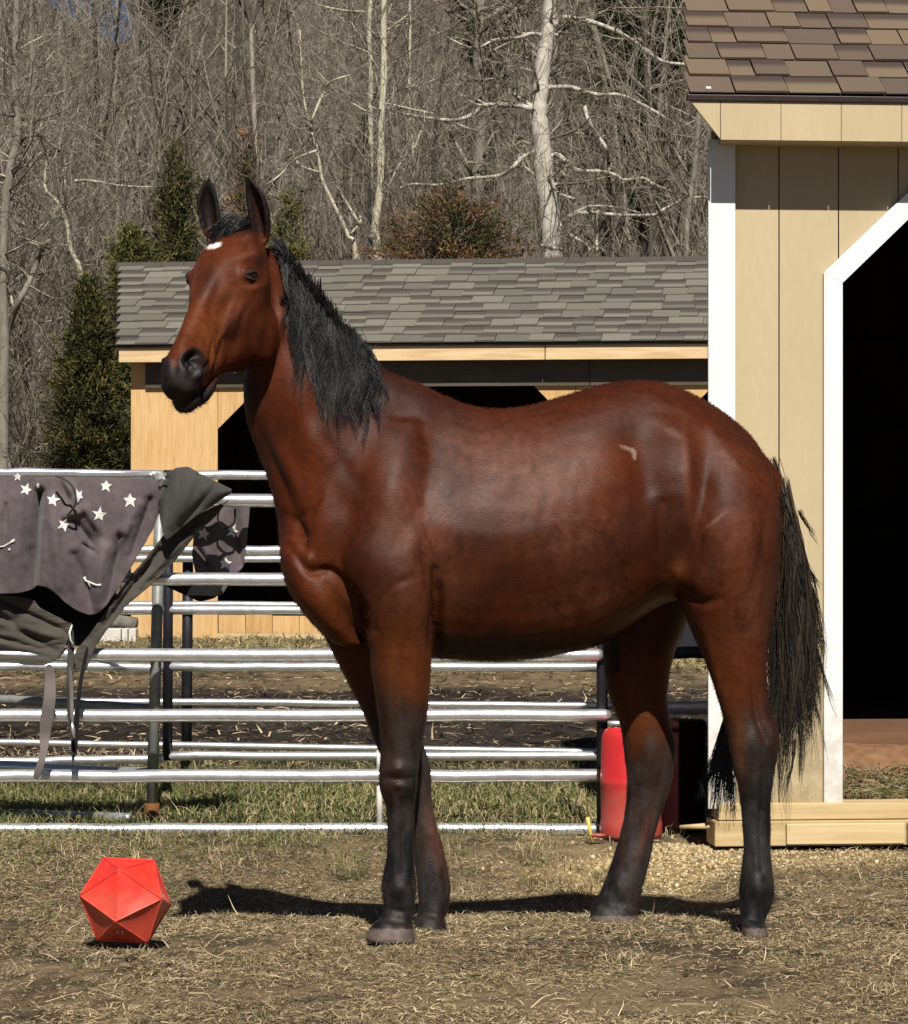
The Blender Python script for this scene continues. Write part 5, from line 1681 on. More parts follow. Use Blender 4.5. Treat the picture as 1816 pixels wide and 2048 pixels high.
C = mixc(C, DARKBAY * .7, .75 * G(520, 528, 24, 22) * hd + .6 * G(510, 665, 34, 32) * hd + .5 * G(420, 560, 18, 40) * hd + .4 * G(455, 660, 20, 20) * hd)  # shading of temple, cheek and nose painted into the face
C = mixc(C, SHEEN_DUST * 1.25, .55 * G(386, 560, 5, 50, 12) * hd + .5 * G(470, 605, 10, 30, 20) * hd + .45 * G(486, 512, 26, 6, -20) * hd + .5 * G(498, 574, 24, 6, -10) * hd + .35 * G(560, 620, 8, 40) * hd)  # highlights on nasal bone, brow and jaw painted into the face
C = mixc(C, TAN * 1.1, .3 * G(425, 690, 24, 26) * hd + .3 * G(400, 640, 12, 30, 20) * hd + .5 * G(424, 735, 7, 24, 25) * hd)
C = mixc(C, BLK * .5, .95 * G(384, 716, 13, 9, -25) * hd)  # nostril depth painted as a blacker hole
C = mixc(C, GREYB * 1.5, 0.7 * G(397, 744, 9, 12) * hd + .4 * G(372, 770, 20, 8, 20) * hd)
ea = (u - .163) * .76 + (v - .006) * .65; eb = -(u - .163) * .65 + (v - .006) * .76
C = mixc(C, BLK, 0.97 * sstep(.30, .75, np.exp(-(ea / .036) ** 2 - (eb / .021) ** 2) * hd * (np.abs(w) > .05)))       # eye rim
C = mixc(C, (0.62, 0.56, 0.53), sstep(.30, .75, 0.22 * n3 +  np.exp(-((px - 427) / 17) ** 2 - ((py - 492 + 0.25 * (px - 426)) / 6.5) ** 2) * (co[:, 1] < 9.15)))      # star
C = mixc(C, BLK * 1.2, sstep(480, 455, py + 8 * n2) * (px < 560) * 0.93)      # poll and ears
C = mixc(C, DARKBAY, (G(520, 430, 14, 40, -8) * 0.7 + G(425, 440, 10, 24) * .3) * (py < 480))
C = mixc(C, BLK, 0.85 * G(497, 780, 22, 50) * (px < 540))      # throat, with the shadow under the jaw painted black
C = mixc(C, BLK, 0.9 * sstep(1570, 1590, px) )
n4 = fbm(np.stack([(co[:, 0] * .79 - co[:, 2] * .61) * 70, co[:, 1] * 90, (co[:, 0] * .61 + co[:, 2] * .79) * 190], 1), 3)
C *= (1 + 0.22 * n3 + 0.20 * n2 + 0.38 * n4)[:, None]
C = np.clip(C, 0.002, 1)
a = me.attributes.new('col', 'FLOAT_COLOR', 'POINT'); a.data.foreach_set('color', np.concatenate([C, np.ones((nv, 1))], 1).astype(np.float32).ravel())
me.polygons.foreach_set('use_smooth', np.ones(len(me.polygons), dtype=bool))
m_coat, nt, b = new_mat('horse_coat')
at = nt.nodes.new('ShaderNodeAttribute'); at.attribute_name = 'col'
cc_ = coords(nt, (75, 260, 300), (0, math.radians(38), 0)); nz = N(nt, 'ShaderNodeTexNoise', Scale=1.0, Detail=4, Roughness=0.7); nt.links.new(cc_, nz.inputs['Vector'])
gm = N(nt, 'ShaderNodeMapRange'); gm.inputs['To Min'].default_value = 0.7; gm.inputs['To Max'].default_value = 1.3; nt.links.new(nz.outputs['Fac'], gm.inputs[0])
mm_ = nt.nodes.new('ShaderNodeMix'); mm_.data_type = 'RGBA'; mm_.blend_type = 'MULTIPLY'; mm_.inputs[0].default_value = 1
nt.links.new(at.outputs['Color'], mm_.inputs[6]); nt.links.new(gm.outputs[0], mm_.inputs[7]); nt.links.new(mm_.outputs[2], b.inputs['Base Color'])
rg = N(nt, 'ShaderNodeTexNoise', Scale=9.0, Detail=5, Roughness=0.65); tc9 = nt.nodes.new('ShaderNodeTexCoord'); nt.links.new(tc9.outputs['Object'], rg.inputs['Vector'])
rm = N(nt, 'ShaderNodeMapRange'); rm.inputs['From Min'].default_value = 0.3; rm.inputs['From Max'].default_value = 0.7; rm.inputs['To Min'].default_value = 0.36; rm.inputs['To Max'].default_value = 0.56; nt.links.new(rg.outputs['Fac'], rm.inputs[0])
nt.links.new(rm.outputs[0], b.inputs['Roughness']); b.inputs['Specular IOR Level'].default_value = 0.17
b.inputs['Sheen Weight'].default_value = 0.0; b.inputs['Sheen Roughness'].default_value = 0.4; b.inputs['Sheen Tint'].default_value = (1, .8, .7, 1)
add_bump(nt, b, nz.outputs['Fac'], 0.5, 0.0022)
me.materials.clear(); me.materials.append(m_coat)
body = bpy.data.objects.new('body', me); link(body, HS)
bpy.context.view_layer.update()
tri = np.array([p.vertices[:] for p in me.polygons], dtype=object)
bvh = BVHTree.FromPolygons([tuple(x) for x in co], [list(t) for t in tri])

# ---- eyes
m_eye, nt, b = new_mat('eye_dark_brown')
b.inputs['Base Color'].default_value = (0.010, 0.005, 0.003, 1); b.inputs['Roughness'].default_value = 0.08; b.inputs['Specular IOR Level'].default_value = 0.6
for s in (1, -1):
    v_, f_ = [], []
    mb = MB()
    c = H(.163, .006, .0785 * s)
    nseg = 18
    for i in range(nseg + 1):
        ph = math.pi * i / nseg
        for k in range(24):
            th = 2 * math.pi * k / 24
            a_, b2_, c2_ = math.cos(ph) * .0300, math.sin(ph) * math.cos(th) * .0160, math.sin(ph) * math.sin(th) * .0270
            v_.append(H(.163 + E1[0] * a_ + E2[0] * b2_, .006 + E1[1] * a_ + E2[1] * b2_, .0785 * s + c2_))
    for i in range(nseg):
        for k in range(24):
            f_.append([i * 24 + k, i * 24 + (k + 1) % 24, (i + 1) * 24 + (k + 1) % 24, (i + 1) * 24 + k])
    mesh_np('eye', v_, f_, m_eye, HS, smooth=True)
    # lids
    for (dv, r0, a0) in ((.0100, .0068, 0.9), (-.0125, .0046, -0.7)):
        mb = MB()
        pts_ = []
        for i in range(9):
            t = -1 + 2 * i / 8
            a_ = .033 * t; b2_ = dv * (1 - t * t * .95) + .001
            q = H(.163 + E1[0] * a_ + E2[0] * b2_, .006 + E1[1] * a_ + E2[1] * b2_, (.0795 + .0235 * math.sqrt(max(0.05, 1 - .85 * t * t)) - abs(dv) * .25) * s)
            pts_.append(Vector(q))
        rr_ = [r0 * .4, r0 * .8, r0, r0, r0, r0, r0, r0 * .8, r0 * .4]
        mb.tube(pts_, rr_, 8)
        mb.build('eyelid', noise_mat('eyelid_skin', [(0.3, (0.014, 0.008, 0.006)), (0.7, (0.045, 0.02, 0.013))], 60), HS, smooth=True)


# ---- hair: mane, forelock, tail
def surf_depth(x, y, default, near_clip=8.3):
    """depth of the horse's skin seen at a photo pixel"""
    d_ = P(x, y, 1.0) - Vector((0, 0, CAMZ)); d_.normalize()
    hit = bvh.ray_cast(Vector((0, 0, CAMZ)), d_)
    return hit[0].y if hit[0] is not None and hit[0].y > near_clip else default


m_hair, nt, b = new_mat('black_horse_hair')
at = nt.nodes.new('ShaderNodeAttribute'); at.attribute_name = 'col'
nt.links.new(at.outputs['Color'], b.inputs['Base Color'])
b.inputs['Roughness'].default_value = 0.40; b.inputs['Specular IOR Level'].default_value = 0.35
hr = np.random.default_rng(77)
HAIRC = np.array([(0.008, 0.009, 0.010), (0.013, 0.013, 0.014), (0.014, 0.0135, 0.0135), (0.004, 0.004, 0.005), (0.045, 0.043, 0.040)])  # palest tone paints sunlit highlights into some locks


def hair_from_px(name, roots, ends, lens, n_seg, clump, wave, rad, depth_fn, lift, cols=HAIRC, mid=None, sag=0.0, jit=6.0):
    """locks -> strands; every strand is a px polyline laid just over the skin"""
    S = n_seg + 1
    pts = np.zeros((len(roots) * clump, S, 3)); rr = np.zeros((len(roots) * clump, S))
    colr = np.zeros((len(roots) * clump, 3))
    t = np.linspace(0, 1, S)
    i = 0
    for li, (r0, e0) in enumerate(zip(roots, ends)):
        ph = hr.uniform(0, 6.28); wa = wave * hr.uniform(0.4, 1.4); fq = hr.uniform(1.2, 2.6)
        lk = lens[li] if hasattr(lens, '__len__') else lens
        m_ = mid[li] if mid is not None else None
        base_dep = None
        cl = HAIRC[hr.integers(0, len(HAIRC))] if cols is HAIRC else cols[hr.integers(0, len(cols))]
        lift_l = lift * hr.uniform(0.4, 1.6)
        for c in range(clump):
            o0 = hr.normal(0, jit, 2); o1 = hr.normal(0, jit * 0.55, 2)
            l_ = lk * hr.uniform(0.80, 1.06)
            a0 = np.array(r0) + o0; b0 = np.array(r0) + (np.array(e0) - np.array(r0)) * l_ + o1
            if m_ is not None:
                mm2 = np.array(m_) + (o0 + o1) / 2
                X = (1 - t) ** 2 * a0[0] + 2 * t * (1 - t) * mm2[0] + t * t * b0[0]
                Y = (1 - t) ** 2 * a0[1] + 2 * t * (1 - t) * mm2[1] + t * t * b0[1]
            else:
                X = a0[0] + (b0[0] - a0[0]) * t ** (1 + sag); Y = a0[1] + (b0[1] - a0[1]) * t
            X = X + wa * np.sin(ph + fq * 6.28 * t) * t + hr.normal(0, 1.3) * np.sin(9 * t + c) * t
            if base_dep is None or c % 4 == 0:
                base_dep = np.array([depth_fn(x, y, tt) for x, y, tt in zip(X, Y, t)])
            dep = base_dep - lift_l * (0.5 + 0.9 * np.sin(np.pi * np.clip(t * .85, 0, 1))) - hr.uniform(0, 0.010)
            pts[i, :, 0] = (X - 908) * dep / F; pts[i, :, 1] = dep; pts[i, :, 2] = CAMZ - (Y - 1024) * dep / F
            rr[i] = rad * hr.uniform(0.7, 1.3) * (1 - 0.75 * t ** 2)
            colr[i] = cl * hr.uniform(0.7, 1.4)
            i += 1
    V, Fc, Cc = strands_np(pts, rr, 3, colr)
    return mesh_np(name, V, Fc, m_hair, HS, smooth=True, attrs={'col': Cc})


def mane_depth(x, y, t):
    # follows the skin; above the crest it stays over the mid line
    dflt = 9.075 + (x - 560) / 681 * 0.06
    d0 = surf_depth(x, y, None)
    if d0 is None: return dflt - 0.03
    return min(d0, dflt + 0.04)


crest = cat_rom([(548, 480), (585, 524), (625, 572), (665, 622), (705, 672), (738, 708)], 20)
cpar = np.linspace(0, 1, len(crest))
roots = []; ends = []; mids = []
for k in range(230):
    t = hr.random() ** 0.9
    x0 = np.interp(t, cpar, crest[:, 0]); y0 = np.interp(t, cpar, crest[:, 1])
    roots.append((x0 + hr.normal(0, 4), y0 + hr.normal(2, 4)))
    ex = np.interp(t, [0, .2, .4, .6, .8, 1], [585, 598, 628, 668, 712, 738]) + hr.normal(0, 13)
    ey = np.interp(t, [0, .2, .4, .6, .8, 1], [640, 755, 815, 855, 865, 845]) + hr.normal(-10, 28)
    ey -= 18; ends.append((ex, ey))
    mids.append((x0 + (ex - x0) * 0.75 + hr.normal(6, 6), y0 + (ey - y0) * 0.35))
hair_from_px('mane', roots, ends, 1.10 - 0.65 * hr.random(230) ** 1.3, 11, 15, 10.0, 0.0010, mane_depth, 0.012, mid=mids, jit=5.0)
# short upright hairs along the crest
roots = []; ends = []
for k in range(9):
    t = hr.random()
    x0 = np.interp(t, cpar, crest[:, 0]); y0 = np.interp(t, cpar, crest[:, 1])
    roots.append((x0, y0 + 4)); ends.append((x0 + hr.normal(9, 7), y0 + hr.normal(4, 10)))
hair_from_px('mane_crest', roots, ends, 1.0, 5, 6, 2.0, 0.0007, lambda x, y, t: 9.06 + (x - 560) / 681 * 0.06, 0.0, jit=3.0)
mb = None
pts_ = np.array([[P(692, 655, 9.0), P(702, 640, 8.98), P(706, 625, 8.97), P(701, 612, 8.97), P(690, 606, 8.97), P(676, 604, 8.97)]])
# forelock
roots = []; ends = []; mids = []
for k in range(70):
    x0 = hr.uniform(446, 500); y0 = 436 + 0.25 * abs(x0 - 470) + hr.normal(0, 4)
    roots.append((x0, y0)); ex = 452 - (500 - x0) * 0.62 + hr.normal(0, 8); ey = hr.uniform(462, 490) + (x0 > 480) * -14
    ends.append((ex, ey)); mids.append(((x0 + ex) / 2 + 4, y0 + 6))
hair_from_px('forelock', roots, ends, 1.0, 7, 12, 2.0, 0.0010, lambda x, y, t: surf_depth(x, y, 9.0), 0.006, mid=mids, jit=3.0)


def tail_depth(x, y, t):
    return 9.295 + 0.035 * math.sin(x * 0.07) + 0.02 * (t - .5)
roots = []; ends = []; mids = []
for k in range(190):
    s_ = hr.random() ** 1.4
    x0 = np.interp(s_, [0, .3, .6, 1], [1541, 1561, 1576, 1590]) + hr.normal(0, 4); y0 = np.interp(s_, [0, .3, .6, 1], [945, 985, 1035, 1115]) + hr.normal(0, 10)
    w_ = hr.random()
    ex = 1535 + 105 * w_ + hr.normal(0, 6); ey = np.interp(w_, [0, .3, .6, 1], [1440, 1530, 1510, 1400]) + hr.normal(-30, 55)
    roots.append((x0, y0)); ends.append((ex, ey)); mids.append((1556 + 66 * w_ + (x0 - 1560) * .5, y0 + (ey - y0) * 0.35))
hair_from_px('tail', roots, ends, 1.0, 12, 14, 10.0, 0.0011, tail_depth, 0.004, mid=mids, jit=4.5, cols=np.array([(0.010, 0.009, 0.009), (0.026, 0.020, 0.014), (0.065, 0.047, 0.032), (0.006, 0.006, 0.006), (0.036, 0.032, 0.027)]))
# wisps: at the outer edge, and the locks that hang behind the near hind leg
roots = []; ends = []; mids = []
for (a, m_, e_, n_) in [((1600, 1020), (1612, 1050), (1634, 1082), 3), ((1610, 1120), (1624, 1150), (1643, 1182), 3), ((1625, 1250), (1636, 1320), (1668, 1425), 4), ((1630, 1200), (1640, 1270), (1656, 1330), 2),
                        ((1590, 1480), (1588, 1530), (1572, 1580), 4), ((1600, 1450), (1606, 1500), (1598, 1552), 3)]:
    for k in range(n_):
        roots.append(a); ends.append((e_[0] + hr.normal(0, 3), e_[1] + hr.normal(0, 12))); mids.append(m_)
hair_from_px('tail_wisp', roots, ends, 1.0, 9, 5, 2.0, 0.0010, tail_depth, 0.0, mid=mids, jit=2.0)
roots = []; ends = []; mids = []
for k in range(46):
    roots.append((hr.uniform(1460, 1492), hr.uniform(1380, 1420))); ex = hr.uniform(1398, 1472); ends.append((ex, hr.uniform(1560, 1655) - (ex < 1415) * 30)); mids.append((1445 + hr.normal(0, 8), 1480))
hair_from_px('tail_lock', roots, ends, 1.0, 11, 12, 4.0, 0.0011, lambda x, y, t: 9.36, 0.0, mid=mids, jit=5.0)

# ---- short coat hair over the whole body: breaks up the outline
tris_n = len(me.polygons)
pc = np.empty(tris_n * 3, np.float32); me.polygons.foreach_get('center', pc); pc = pc.reshape(-1, 3).astype(float)
pn_ = np.empty(tris_n * 3, np.float32); me.polygons.foreach_get('normal', pn_); pn_ = pn_.reshape(-1, 3).astype(float)
vdir = pc - np.array([0, 0, CAMZ]); vdir /= np.linalg.norm(vdir, axis=1, keepdims=True)
fac_ = np.abs((pn_ * vdir).sum(1))
qx = 908 + pc[:, 0] * F / pc[:, 1]; qy = 1024 - (pc[:, 2] - CAMZ) * F / pc[:, 1]
wgt = np.where(fac_ < 0.26, 1.0, 0.0)
wgt = np.maximum(wgt, ((qy > 1285) & (qy < 1350) & (qx > 870) & (qx < 1240)) * 0.5)
wgt = np.maximum(wgt, (np.abs(qy - 1800) < 50) * 0.5)
wgt *= (pn_[:, 1] < 0.45)
sel = hr.choice(len(pc), size=34000, replace=False, p=wgt / wgt.sum())
pv = np.array([me.polygons[int(i)].vertices[0] for i in sel])
root = pc[sel] + hr.normal(0, 0.002, (len(sel), 3)); nn_ = pn_[sel]; ccol = C[pv]
pxs = 908 + root[:, 0] * F / root[:, 1]; pys = 1024 - (root[:, 2] - CAMZ) * F / root[:, 1]
flow = np.stack([np.full(len(sel), 0.75), np.zeros(len(sel)), np.full(len(sel), -0.6)], 1)
low = pys > 1300
flow[low] = (0.12, 0.0, -1.0)
hh_ = (pxs < 590) & (pys < 800); flow[hh_] = HM
flow = flow - nn_ * (flow * nn_).sum(1, keepdims=True); flow /= (np.linalg.norm(flow, axis=1, keepdims=True) + 1e-6)
Ls = hr.uniform(0.004, 0.008, len(sel)); Ls[hh_] *= 0.45; Ls[(pys > 770) & (pxs < 460)] *= 1.3
fet = ((np.abs(pys - 1790) < 45)); Ls[fet] *= 1.25; Ls[low & ~fet] *= 0.75
bel = (pys > 1230) & (pys < 1345) & (pxs > 870) & (pxs < 1340); Ls[bel] *= 1.3
flow += hr.normal(0, 0.13, flow.shape)
edge_ = np.where(fac_[sel] < 0.42, 0.24, 0.10)[:, None]
tipp = root + (flow * 0.96 + nn_ * edge_) * Ls[:, None]
midp_ = root + (flow * 0.48 + nn_ * (edge_ * .6 + .06)) * Ls[:, None]
pts_ = np.stack([root - nn_ * 0.001, midp_, tipp], 1)
rr = np.stack([np.full(len(sel), 0.00048), np.full(len(sel), 0.00040), np.full(len(sel), 0.0001)], 1)
V, Fc, Cc = ribbons_np(pts_, rr * 0.9, ccol * hr.uniform(0.9, 1.3, (len(sel), 1)))
m_fur, nt, b = new_mat('short_coat_hair')
at = nt.nodes.new('ShaderNodeAttribute'); at.attribute_name = 'col'; nt.links.new(at.outputs['Color'], b.inputs['Base Color'])
b.inputs['Roughness'].default_value = 0.55; b.inputs['Specular IOR Level'].default_value = 0.08
tag(mesh_np('coat_hair', V, Fc, m_fur, HS, smooth=True, attrs={'col': Cc}), kind='stuff')
reparent_fix(HS)
# straw kicked up round the hooves
hb = []
for (hx, hy, n_) in [(781, 1884, 700), (860, 1868, 400), (1511, 1874, 500), (1228, 1846, 500), (238, 1886, 420)]:
    dd_ = 8.80 if hx == 238 else {781: 8.84, 860: 9.14, 1511: 8.99, 1228: 9.37}[hx]
    c_ = P(hx, 1880, dd_)
    x_ = c_.x + hr.normal(0, .075, n_); y_ = dd_ + hr.normal(0, 0.035, n_) ; z_ = gheight(x_, y_)
    az_ = hr.uniform(0, 6.28, n_); el_ = np.abs(hr.normal(.35, .35, n_)); L_ = hr.uniform(.012, .045, n_)
    D_2 = np.stack([np.cos(az_) * np.cos(el_), np.sin(az_) * np.cos(el_), np.sin(el_)], 1) * L_[:, None]
    p0_ = np.stack([x_, y_, z_], 1)
    pm_ = np.stack([p0_, p0_ + D_2 * .55, p0_ + D_2 + np.stack([0 * x_, 0 * x_, -L_ * .2], 1)], 1)
    hb.append(strands_np(pm_, np.tile(np.array([[.0011, .0010, .0004]]), (n_, 1)), 3, np.array(STRAW)[hr.integers(0, len(STRAW), n_)] * hr.uniform(.7, 1.2, (n_, 1))))
v, f, c = join_np(hb)
tag(mesh_np('straw', v, f, m_blade, attrs={'col': c}), label='loose straw pressed up around the hooves and the red ball', cat='straw', kind='stuff')
# ================================================================== WOODLAND
def bark(name, lo, hi, scale=6, rough=0.85):
    return noise_mat(name, [(0.28, lo), (0.5, tuple((a + b) / 2 for a, b in zip(lo, hi))), (0.72, hi)], scale, rough=rough, stretch=(1, 1, 0.35), bump=0.7, bdist=0.02, scale2=22)


m_twig = attr_mat('twig_bark', rough=0.85, spec=0.15)
m_beech = bark('pale_beech_bark', (0.30, 0.27, 0.225), (0.62, 0.58, 0.49), 3.0)
m_birch = bark('pale_flaking_bark', (0.28, 0.25, 0.17), (0.64, 0.60, 0.45), 7)
m_grey = bark('grey_bark', (0.11, 0.097, 0.08), (0.28, 0.255, 0.205), 6)
m_darkb = bark('dark_bark', (0.035, 0.03, 0.026), (0.10, 0.085, 0.07), 6)
TW = np.array([(0.40, 0.36, 0.29), (0.28, 0.245, 0.19), (0.21, 0.18, 0.14), (0.17, 0.145, 0.115), (0.33, 0.295, 0.23), (0.14, 0.118, 0.095), (0.24, 0.20, 0.165)])


def grow(r, p, d_, L, rad, lev, out, bend=0.25, up=0.12, kids=(3, 5), spread=0.8, step=6):
    """recursive limb -> list of segments"""
    seg = L / step
    q = p.copy(); dd = d_.copy(); pr = rad
    for i in range(step):
        dd = dd + r.normal(0, bend, 3) * 0.5; dd[2] += up * 0.3; dd /= np.linalg.norm(dd)
        nq = q + dd * seg
        nr = rad * (1 - 0.85 * (i + 1) / step) + rad * 0.08
        out.append((q, nq, pr, nr))
        if lev > 0 and i >= 1:
            for _ in range(r.integers(1, 3) if lev > 1 else r.integers(1, 2 + 1)):
                if r.random() < 0.85:
                    s = r.normal(0, 1, 3); s -= dd * s.dot(dd); s /= np.linalg.norm(s) + 1e-9
                    nd = dd * math.cos(spread) + s * math.sin(spread); nd /= np.linalg.norm(nd)
                    grow(r, nq, nd, L * r.uniform(0.35, 0.6), nr * 0.62, lev - 1, out, bend, up, kids, spread, max(3, step - 1))
        q, pr = nq, nr


def segs_mesh(name, out, mat, parent, colpal=None, seed=0, n=3, rmin=0.003):
    a = np.array([o[0] for o in out]); b_ = np.array([o[1] for o in out]); r0 = np.maximum([o[2] for o in out], rmin); r1 = np.maximum([o[3] for o in out], rmin * .8)
    cr = np.random.default_rng(seed)
    col = None
    if colpal is not None:
        col = colpal[cr.integers(0, len(colpal), len(a))] * cr.uniform(0.75, 1.25, (len(a), 1))
    thin = r0 < 0.0075
    if thin.sum() > 20000:
        big = ~thin
        V1, F1, C1 = tubes_np(a[big], b_[big], r0[big], r1[big], n, col[big])
        V2, F2, C2 = ribbons_np(np.stack([a[thin], b_[thin]], 1), np.stack([r0[thin], r1[thin]], 1), col[thin])
        V, Fc, C_ = join_np([(V1, F1, C1), (V2, F2, C2)])
    else:
        V, Fc, C_ = tubes_np(a, b_, r0, r1, n, col)
    return mesh_np(name, V, Fc, mat, parent, smooth=True, attrs={'col': C_} if C_ is not None else None)


def polytube(pts, d_, w, seed, wob=0.0, n=12):
    """pixel polyline -> list of world points + radii (w in px: start,end)"""
    A = cat_rom(np.array(pts, float), 6)
    r = np.random.default_rng(seed)
    k = len(A)
    rad = np.linspace(w[0], w[1], k) * d_ / F / 2
    pp = [P(x, y, d_ + wob * math.sin(i * 0.5 + seed)) for i, (x, y) in enumerate(A)]
    rad = rad * (1 + 0.10 * r.normal(0, 1, k) * 0.6)
    return pp, list(rad)


def tree(name, d_, trunk, w, mat, limbs, label, cat='tree', group='bare trees behind the shelter', seed=1, twigs=26, twl=1.4, pal=TW, lev=2):
    base = P(trunk[0][0], trunk[0][1], d_)
    R = empty(name, (base.x, d_, 0.0), label=label, cat=cat, group=group)
    r = np.random.default_rng(seed)
    # carry the trunk down to the ground
    t0 = [(trunk[0][0], 1024 + CAMZ * F / d_ + 4)] + list(trunk)
    pp, rad = polytube(t0, d_, w, seed)
    mb = MB(); mb.tube(pp, rad, 14); mb.build('trunk', mat, R, smooth=True)
    out = []
    for (lp, lw) in limbs:
        pl, rl = polytube(lp, d_, (lw[0] * 1.15, lw[1] * 1.15), seed + 3, wob=0.15)
        mb = MB(); mb.tube(pl, rl, 8); mb.build('branch', mat, R, smooth=True)
        for _ in range(max(2, int(len(lp) * 1.6))):
            i = r.integers(len(pl) // 4, len(pl))
            dd = r.normal(0, 1, 3); dd[2] += 0.2; dd /= np.linalg.norm(dd)
            grow(r, np.array(pl[i]), dd, r.uniform(0.3, 0.6) * twl, rl[i] * 0.5, 1, out, 0.35, 0.1)
    for _ in range(twigs):
        i = r.integers(len(pp) // 3, len(pp))
        dd = r.normal(0, 1, 3); dd[1] *= 0.6; dd[2] = abs(dd[2]) * 0.5 + 0.1; dd /= np.linalg.norm(dd)
        grow(r, np.array(pp[i]), dd, r.uniform(0.6, 1.2) * twl, rad[i] * 0.22 + 0.004, lev, out, 0.3, 0.2)
    if out:
        o = segs_mesh('twigs', out, m_twig, R, pal, seed)
    reparent_fix(R)
    return R


tree('beech_tree', 42.0, [(1106, 560), (1104, 500), (1098, 420), (1088, 350), (1084, 290), (1078, 230), (1082, 170), (1088, 110), (1098, 50), (1098, -60), (1094, -200)], (44, 26), m_beech,
     [([(1080, 236), (1068, 222), (1040, 212), (1000, 210), (968, 210)], (11, 8)), ([(968, 210), (950, 226), (915, 240), (870, 238), (800, 226), (770, 214)], (9, 4)),
      ([(1068, 304), (1045, 315), (1020, 340), (995, 352), (930, 358), (880, 370), (830, 368), (800, 376)], (8, 4)),
      ([(1095, 175), (1140, 175), (1165, 182), (1200, 190), (1240, 190), (1290, 212), (1330, 235), (1350, 250)], (9, 4)),
      ([(1163, 185), (1172, 225), (1186, 258), (1205, 285), (1212, 300), (1204, 335)], (8, 5)),
      ([(1100, 312), (1115, 310), (1135, 325), (1155, 341), (1200, 343), (1230, 350), (1250, 360), (1285, 356), (1310, 370), (1345, 384)], (9, 5)),
      ([(1115, 460), (1130, 440), (1150, 428), (1190, 426), (1240, 430), (1310, 430), (1325, 420), (1370, 398), (1420, 395)], (9, 4)),
      ([(1150, 425), (1180, 413), (1230, 414), (1280, 426)], (5, 3)), ([(1098, 374), (1120, 388), (1150, 398)], (6, 4)),
      ([(1110, 50), (1125, 36), (1150, 38), (1190, 46), (1240, 66), (1290, 98), (1330, 124), (1400, 130)], (11, 5)), ([(1112, 70), (1140, 52), (1160, 42)], (7, 5)),
      ([(1084, 70), (1060, 68), (1035, 76), (990, 80), (960, 95)], (8, 4)), ([(1115, 465), (1140, 470), (1165, 485), (1180, 500)], (6, 4)), ([(1195, 500), (1192, 460), (1197, 420)], (5, 3))],
     'large pale beech with long horizontal limbs behind the shelter roof', seed=3, twigs=26, twl=1.0)
tree('slender_tree', 41.0, [(755, 540), (748, 470), (760, 380), (762, 300), (764, 220), (768, 140), (767, 60), (768, -20), (764, -160)], (18, 11), m_birch,
     [([(770, 70), (790, 50), (825, 22)], (5, 3)), ([(770, 60), (815, 48)], (4, 3)), ([(768, 215), (740, 110)], (4, 3)), ([(730, 24), (680, 20), (630, 8)], (5, 3)), ([(765, 205), (840, 222), (870, 228)], (4, 3))],
     'pale slender birch, the brighter of a close pair left of the beech', seed=4, twigs=24)
tree('slender_tree', 43.5, [(742, 540), (738, 470), (740, 380), (742, 300), (741, 220), (742, 140), (738, 60), (742, -20), (742, -150)], (13, 8), m_birch, [([(740, 110), (712, 60), (700, 40)], (4, 2))],
     'thinner dull birch standing just left of the brighter one', seed=5, twigs=16)
tree('grey_tree', 44.0, [(945, 545), (952, 430), (958, 330), (962, 250), (958, 170), (956, 100), (960, 40), (958, -60), (954, -180)], (26, 20), m_grey,
     [([(958, 40), (940, 20), (915, 5), (900, -20)], (9, 5)), ([(962, 45), (1000, 22), (1040, 0), (1080, -30)], (10, 5)), ([(945, 352), (925, 310), (905, 275), (893, 255)], (9, 5)), ([(958, 330), (985, 270), (1000, 262)], (5, 3))],
     'grey forked tree with a V shaped side trunk near the middle', seed=6, twigs=24)
tree('leaning_tree', 39.5, [(712, 560), (695, 470), (668, 410), (645, 360), (636, 310), (620, 250), (608, 200), (604, 155), (600, 60)], (10, 3), m_birch,
     [([(622, 245), (640, 200), (660, 165), (700, 150)], (5, 3)), ([(720, 450), (690, 400), (676, 375)], (5, 3)), ([(635, 300), (590, 320), (560, 350), (530, 372)], (5, 3)), ([(640, 345), (600, 330), (580, 300)], (4, 3)), ([(700, 470), (722, 440), (712, 420)], (4, 2))],
     'thin leaning sapling right behind the near ear of the horse', seed=7, twigs=16, twl=0.8)
tree('thin_tree', 42.5, [(828, 560), (832, 430), (826, 300), (818, 200), (820, 60), (818, -100)], (9, 5), m_birch, [([(828, 300), (850, 240), (855, 235)], (4, 3))],
     'thin straight tree between the birch pair and the grey tree', seed=8, twigs=14)
tree('dark_tree', 45.0, [(866, 560), (868, 360), (870, 260), (884, 160), (900, 60), (930, -80)], (12, 6), m_darkb, [([(870, 262), (850, 230), (836, 180)], (4, 3))],
     'dark narrow tree leaning right towards the grey forked one', seed=9, twigs=18)
tree('edge_tree', 38.0, [(4, 950), (8, 700), (4, 560), (10, 420), (22, 330), (34, 270), (30, 140), (36, -100)], (26, 12), m_grey,
     [([(35, 295), (50, 275), (75, 272), (100, 285), (120, 305), (132, 330)], (7, 4)), ([(5, 690), (30, 620), (60, 560), (85, 500), (100, 480)], (14, 6)), ([(10, 440), (-10, 410)], (8, 5))],
     'grey tree at the far left edge with an arched bough', seed=10, twigs=34)
tree('snag_tree', 40.0, [(168, 960), (166, 620), (160, 540), (142, 500), (132, 440), (115, 405), (92, 380), (90, 350), (96, 300)], (14, 4), m_birch,
     [([(132, 440), (130, 380), (128, 335)], (5, 3)), ([(60, 650), (110, 640), (150, 625)], (4, 2)), ([(150, 362), (185, 362), (230, 370), (280, 374), (320, 374)], (6, 3))],
     'broken pale snag left of the evergreen, its tip bent over', seed=11, twigs=22)
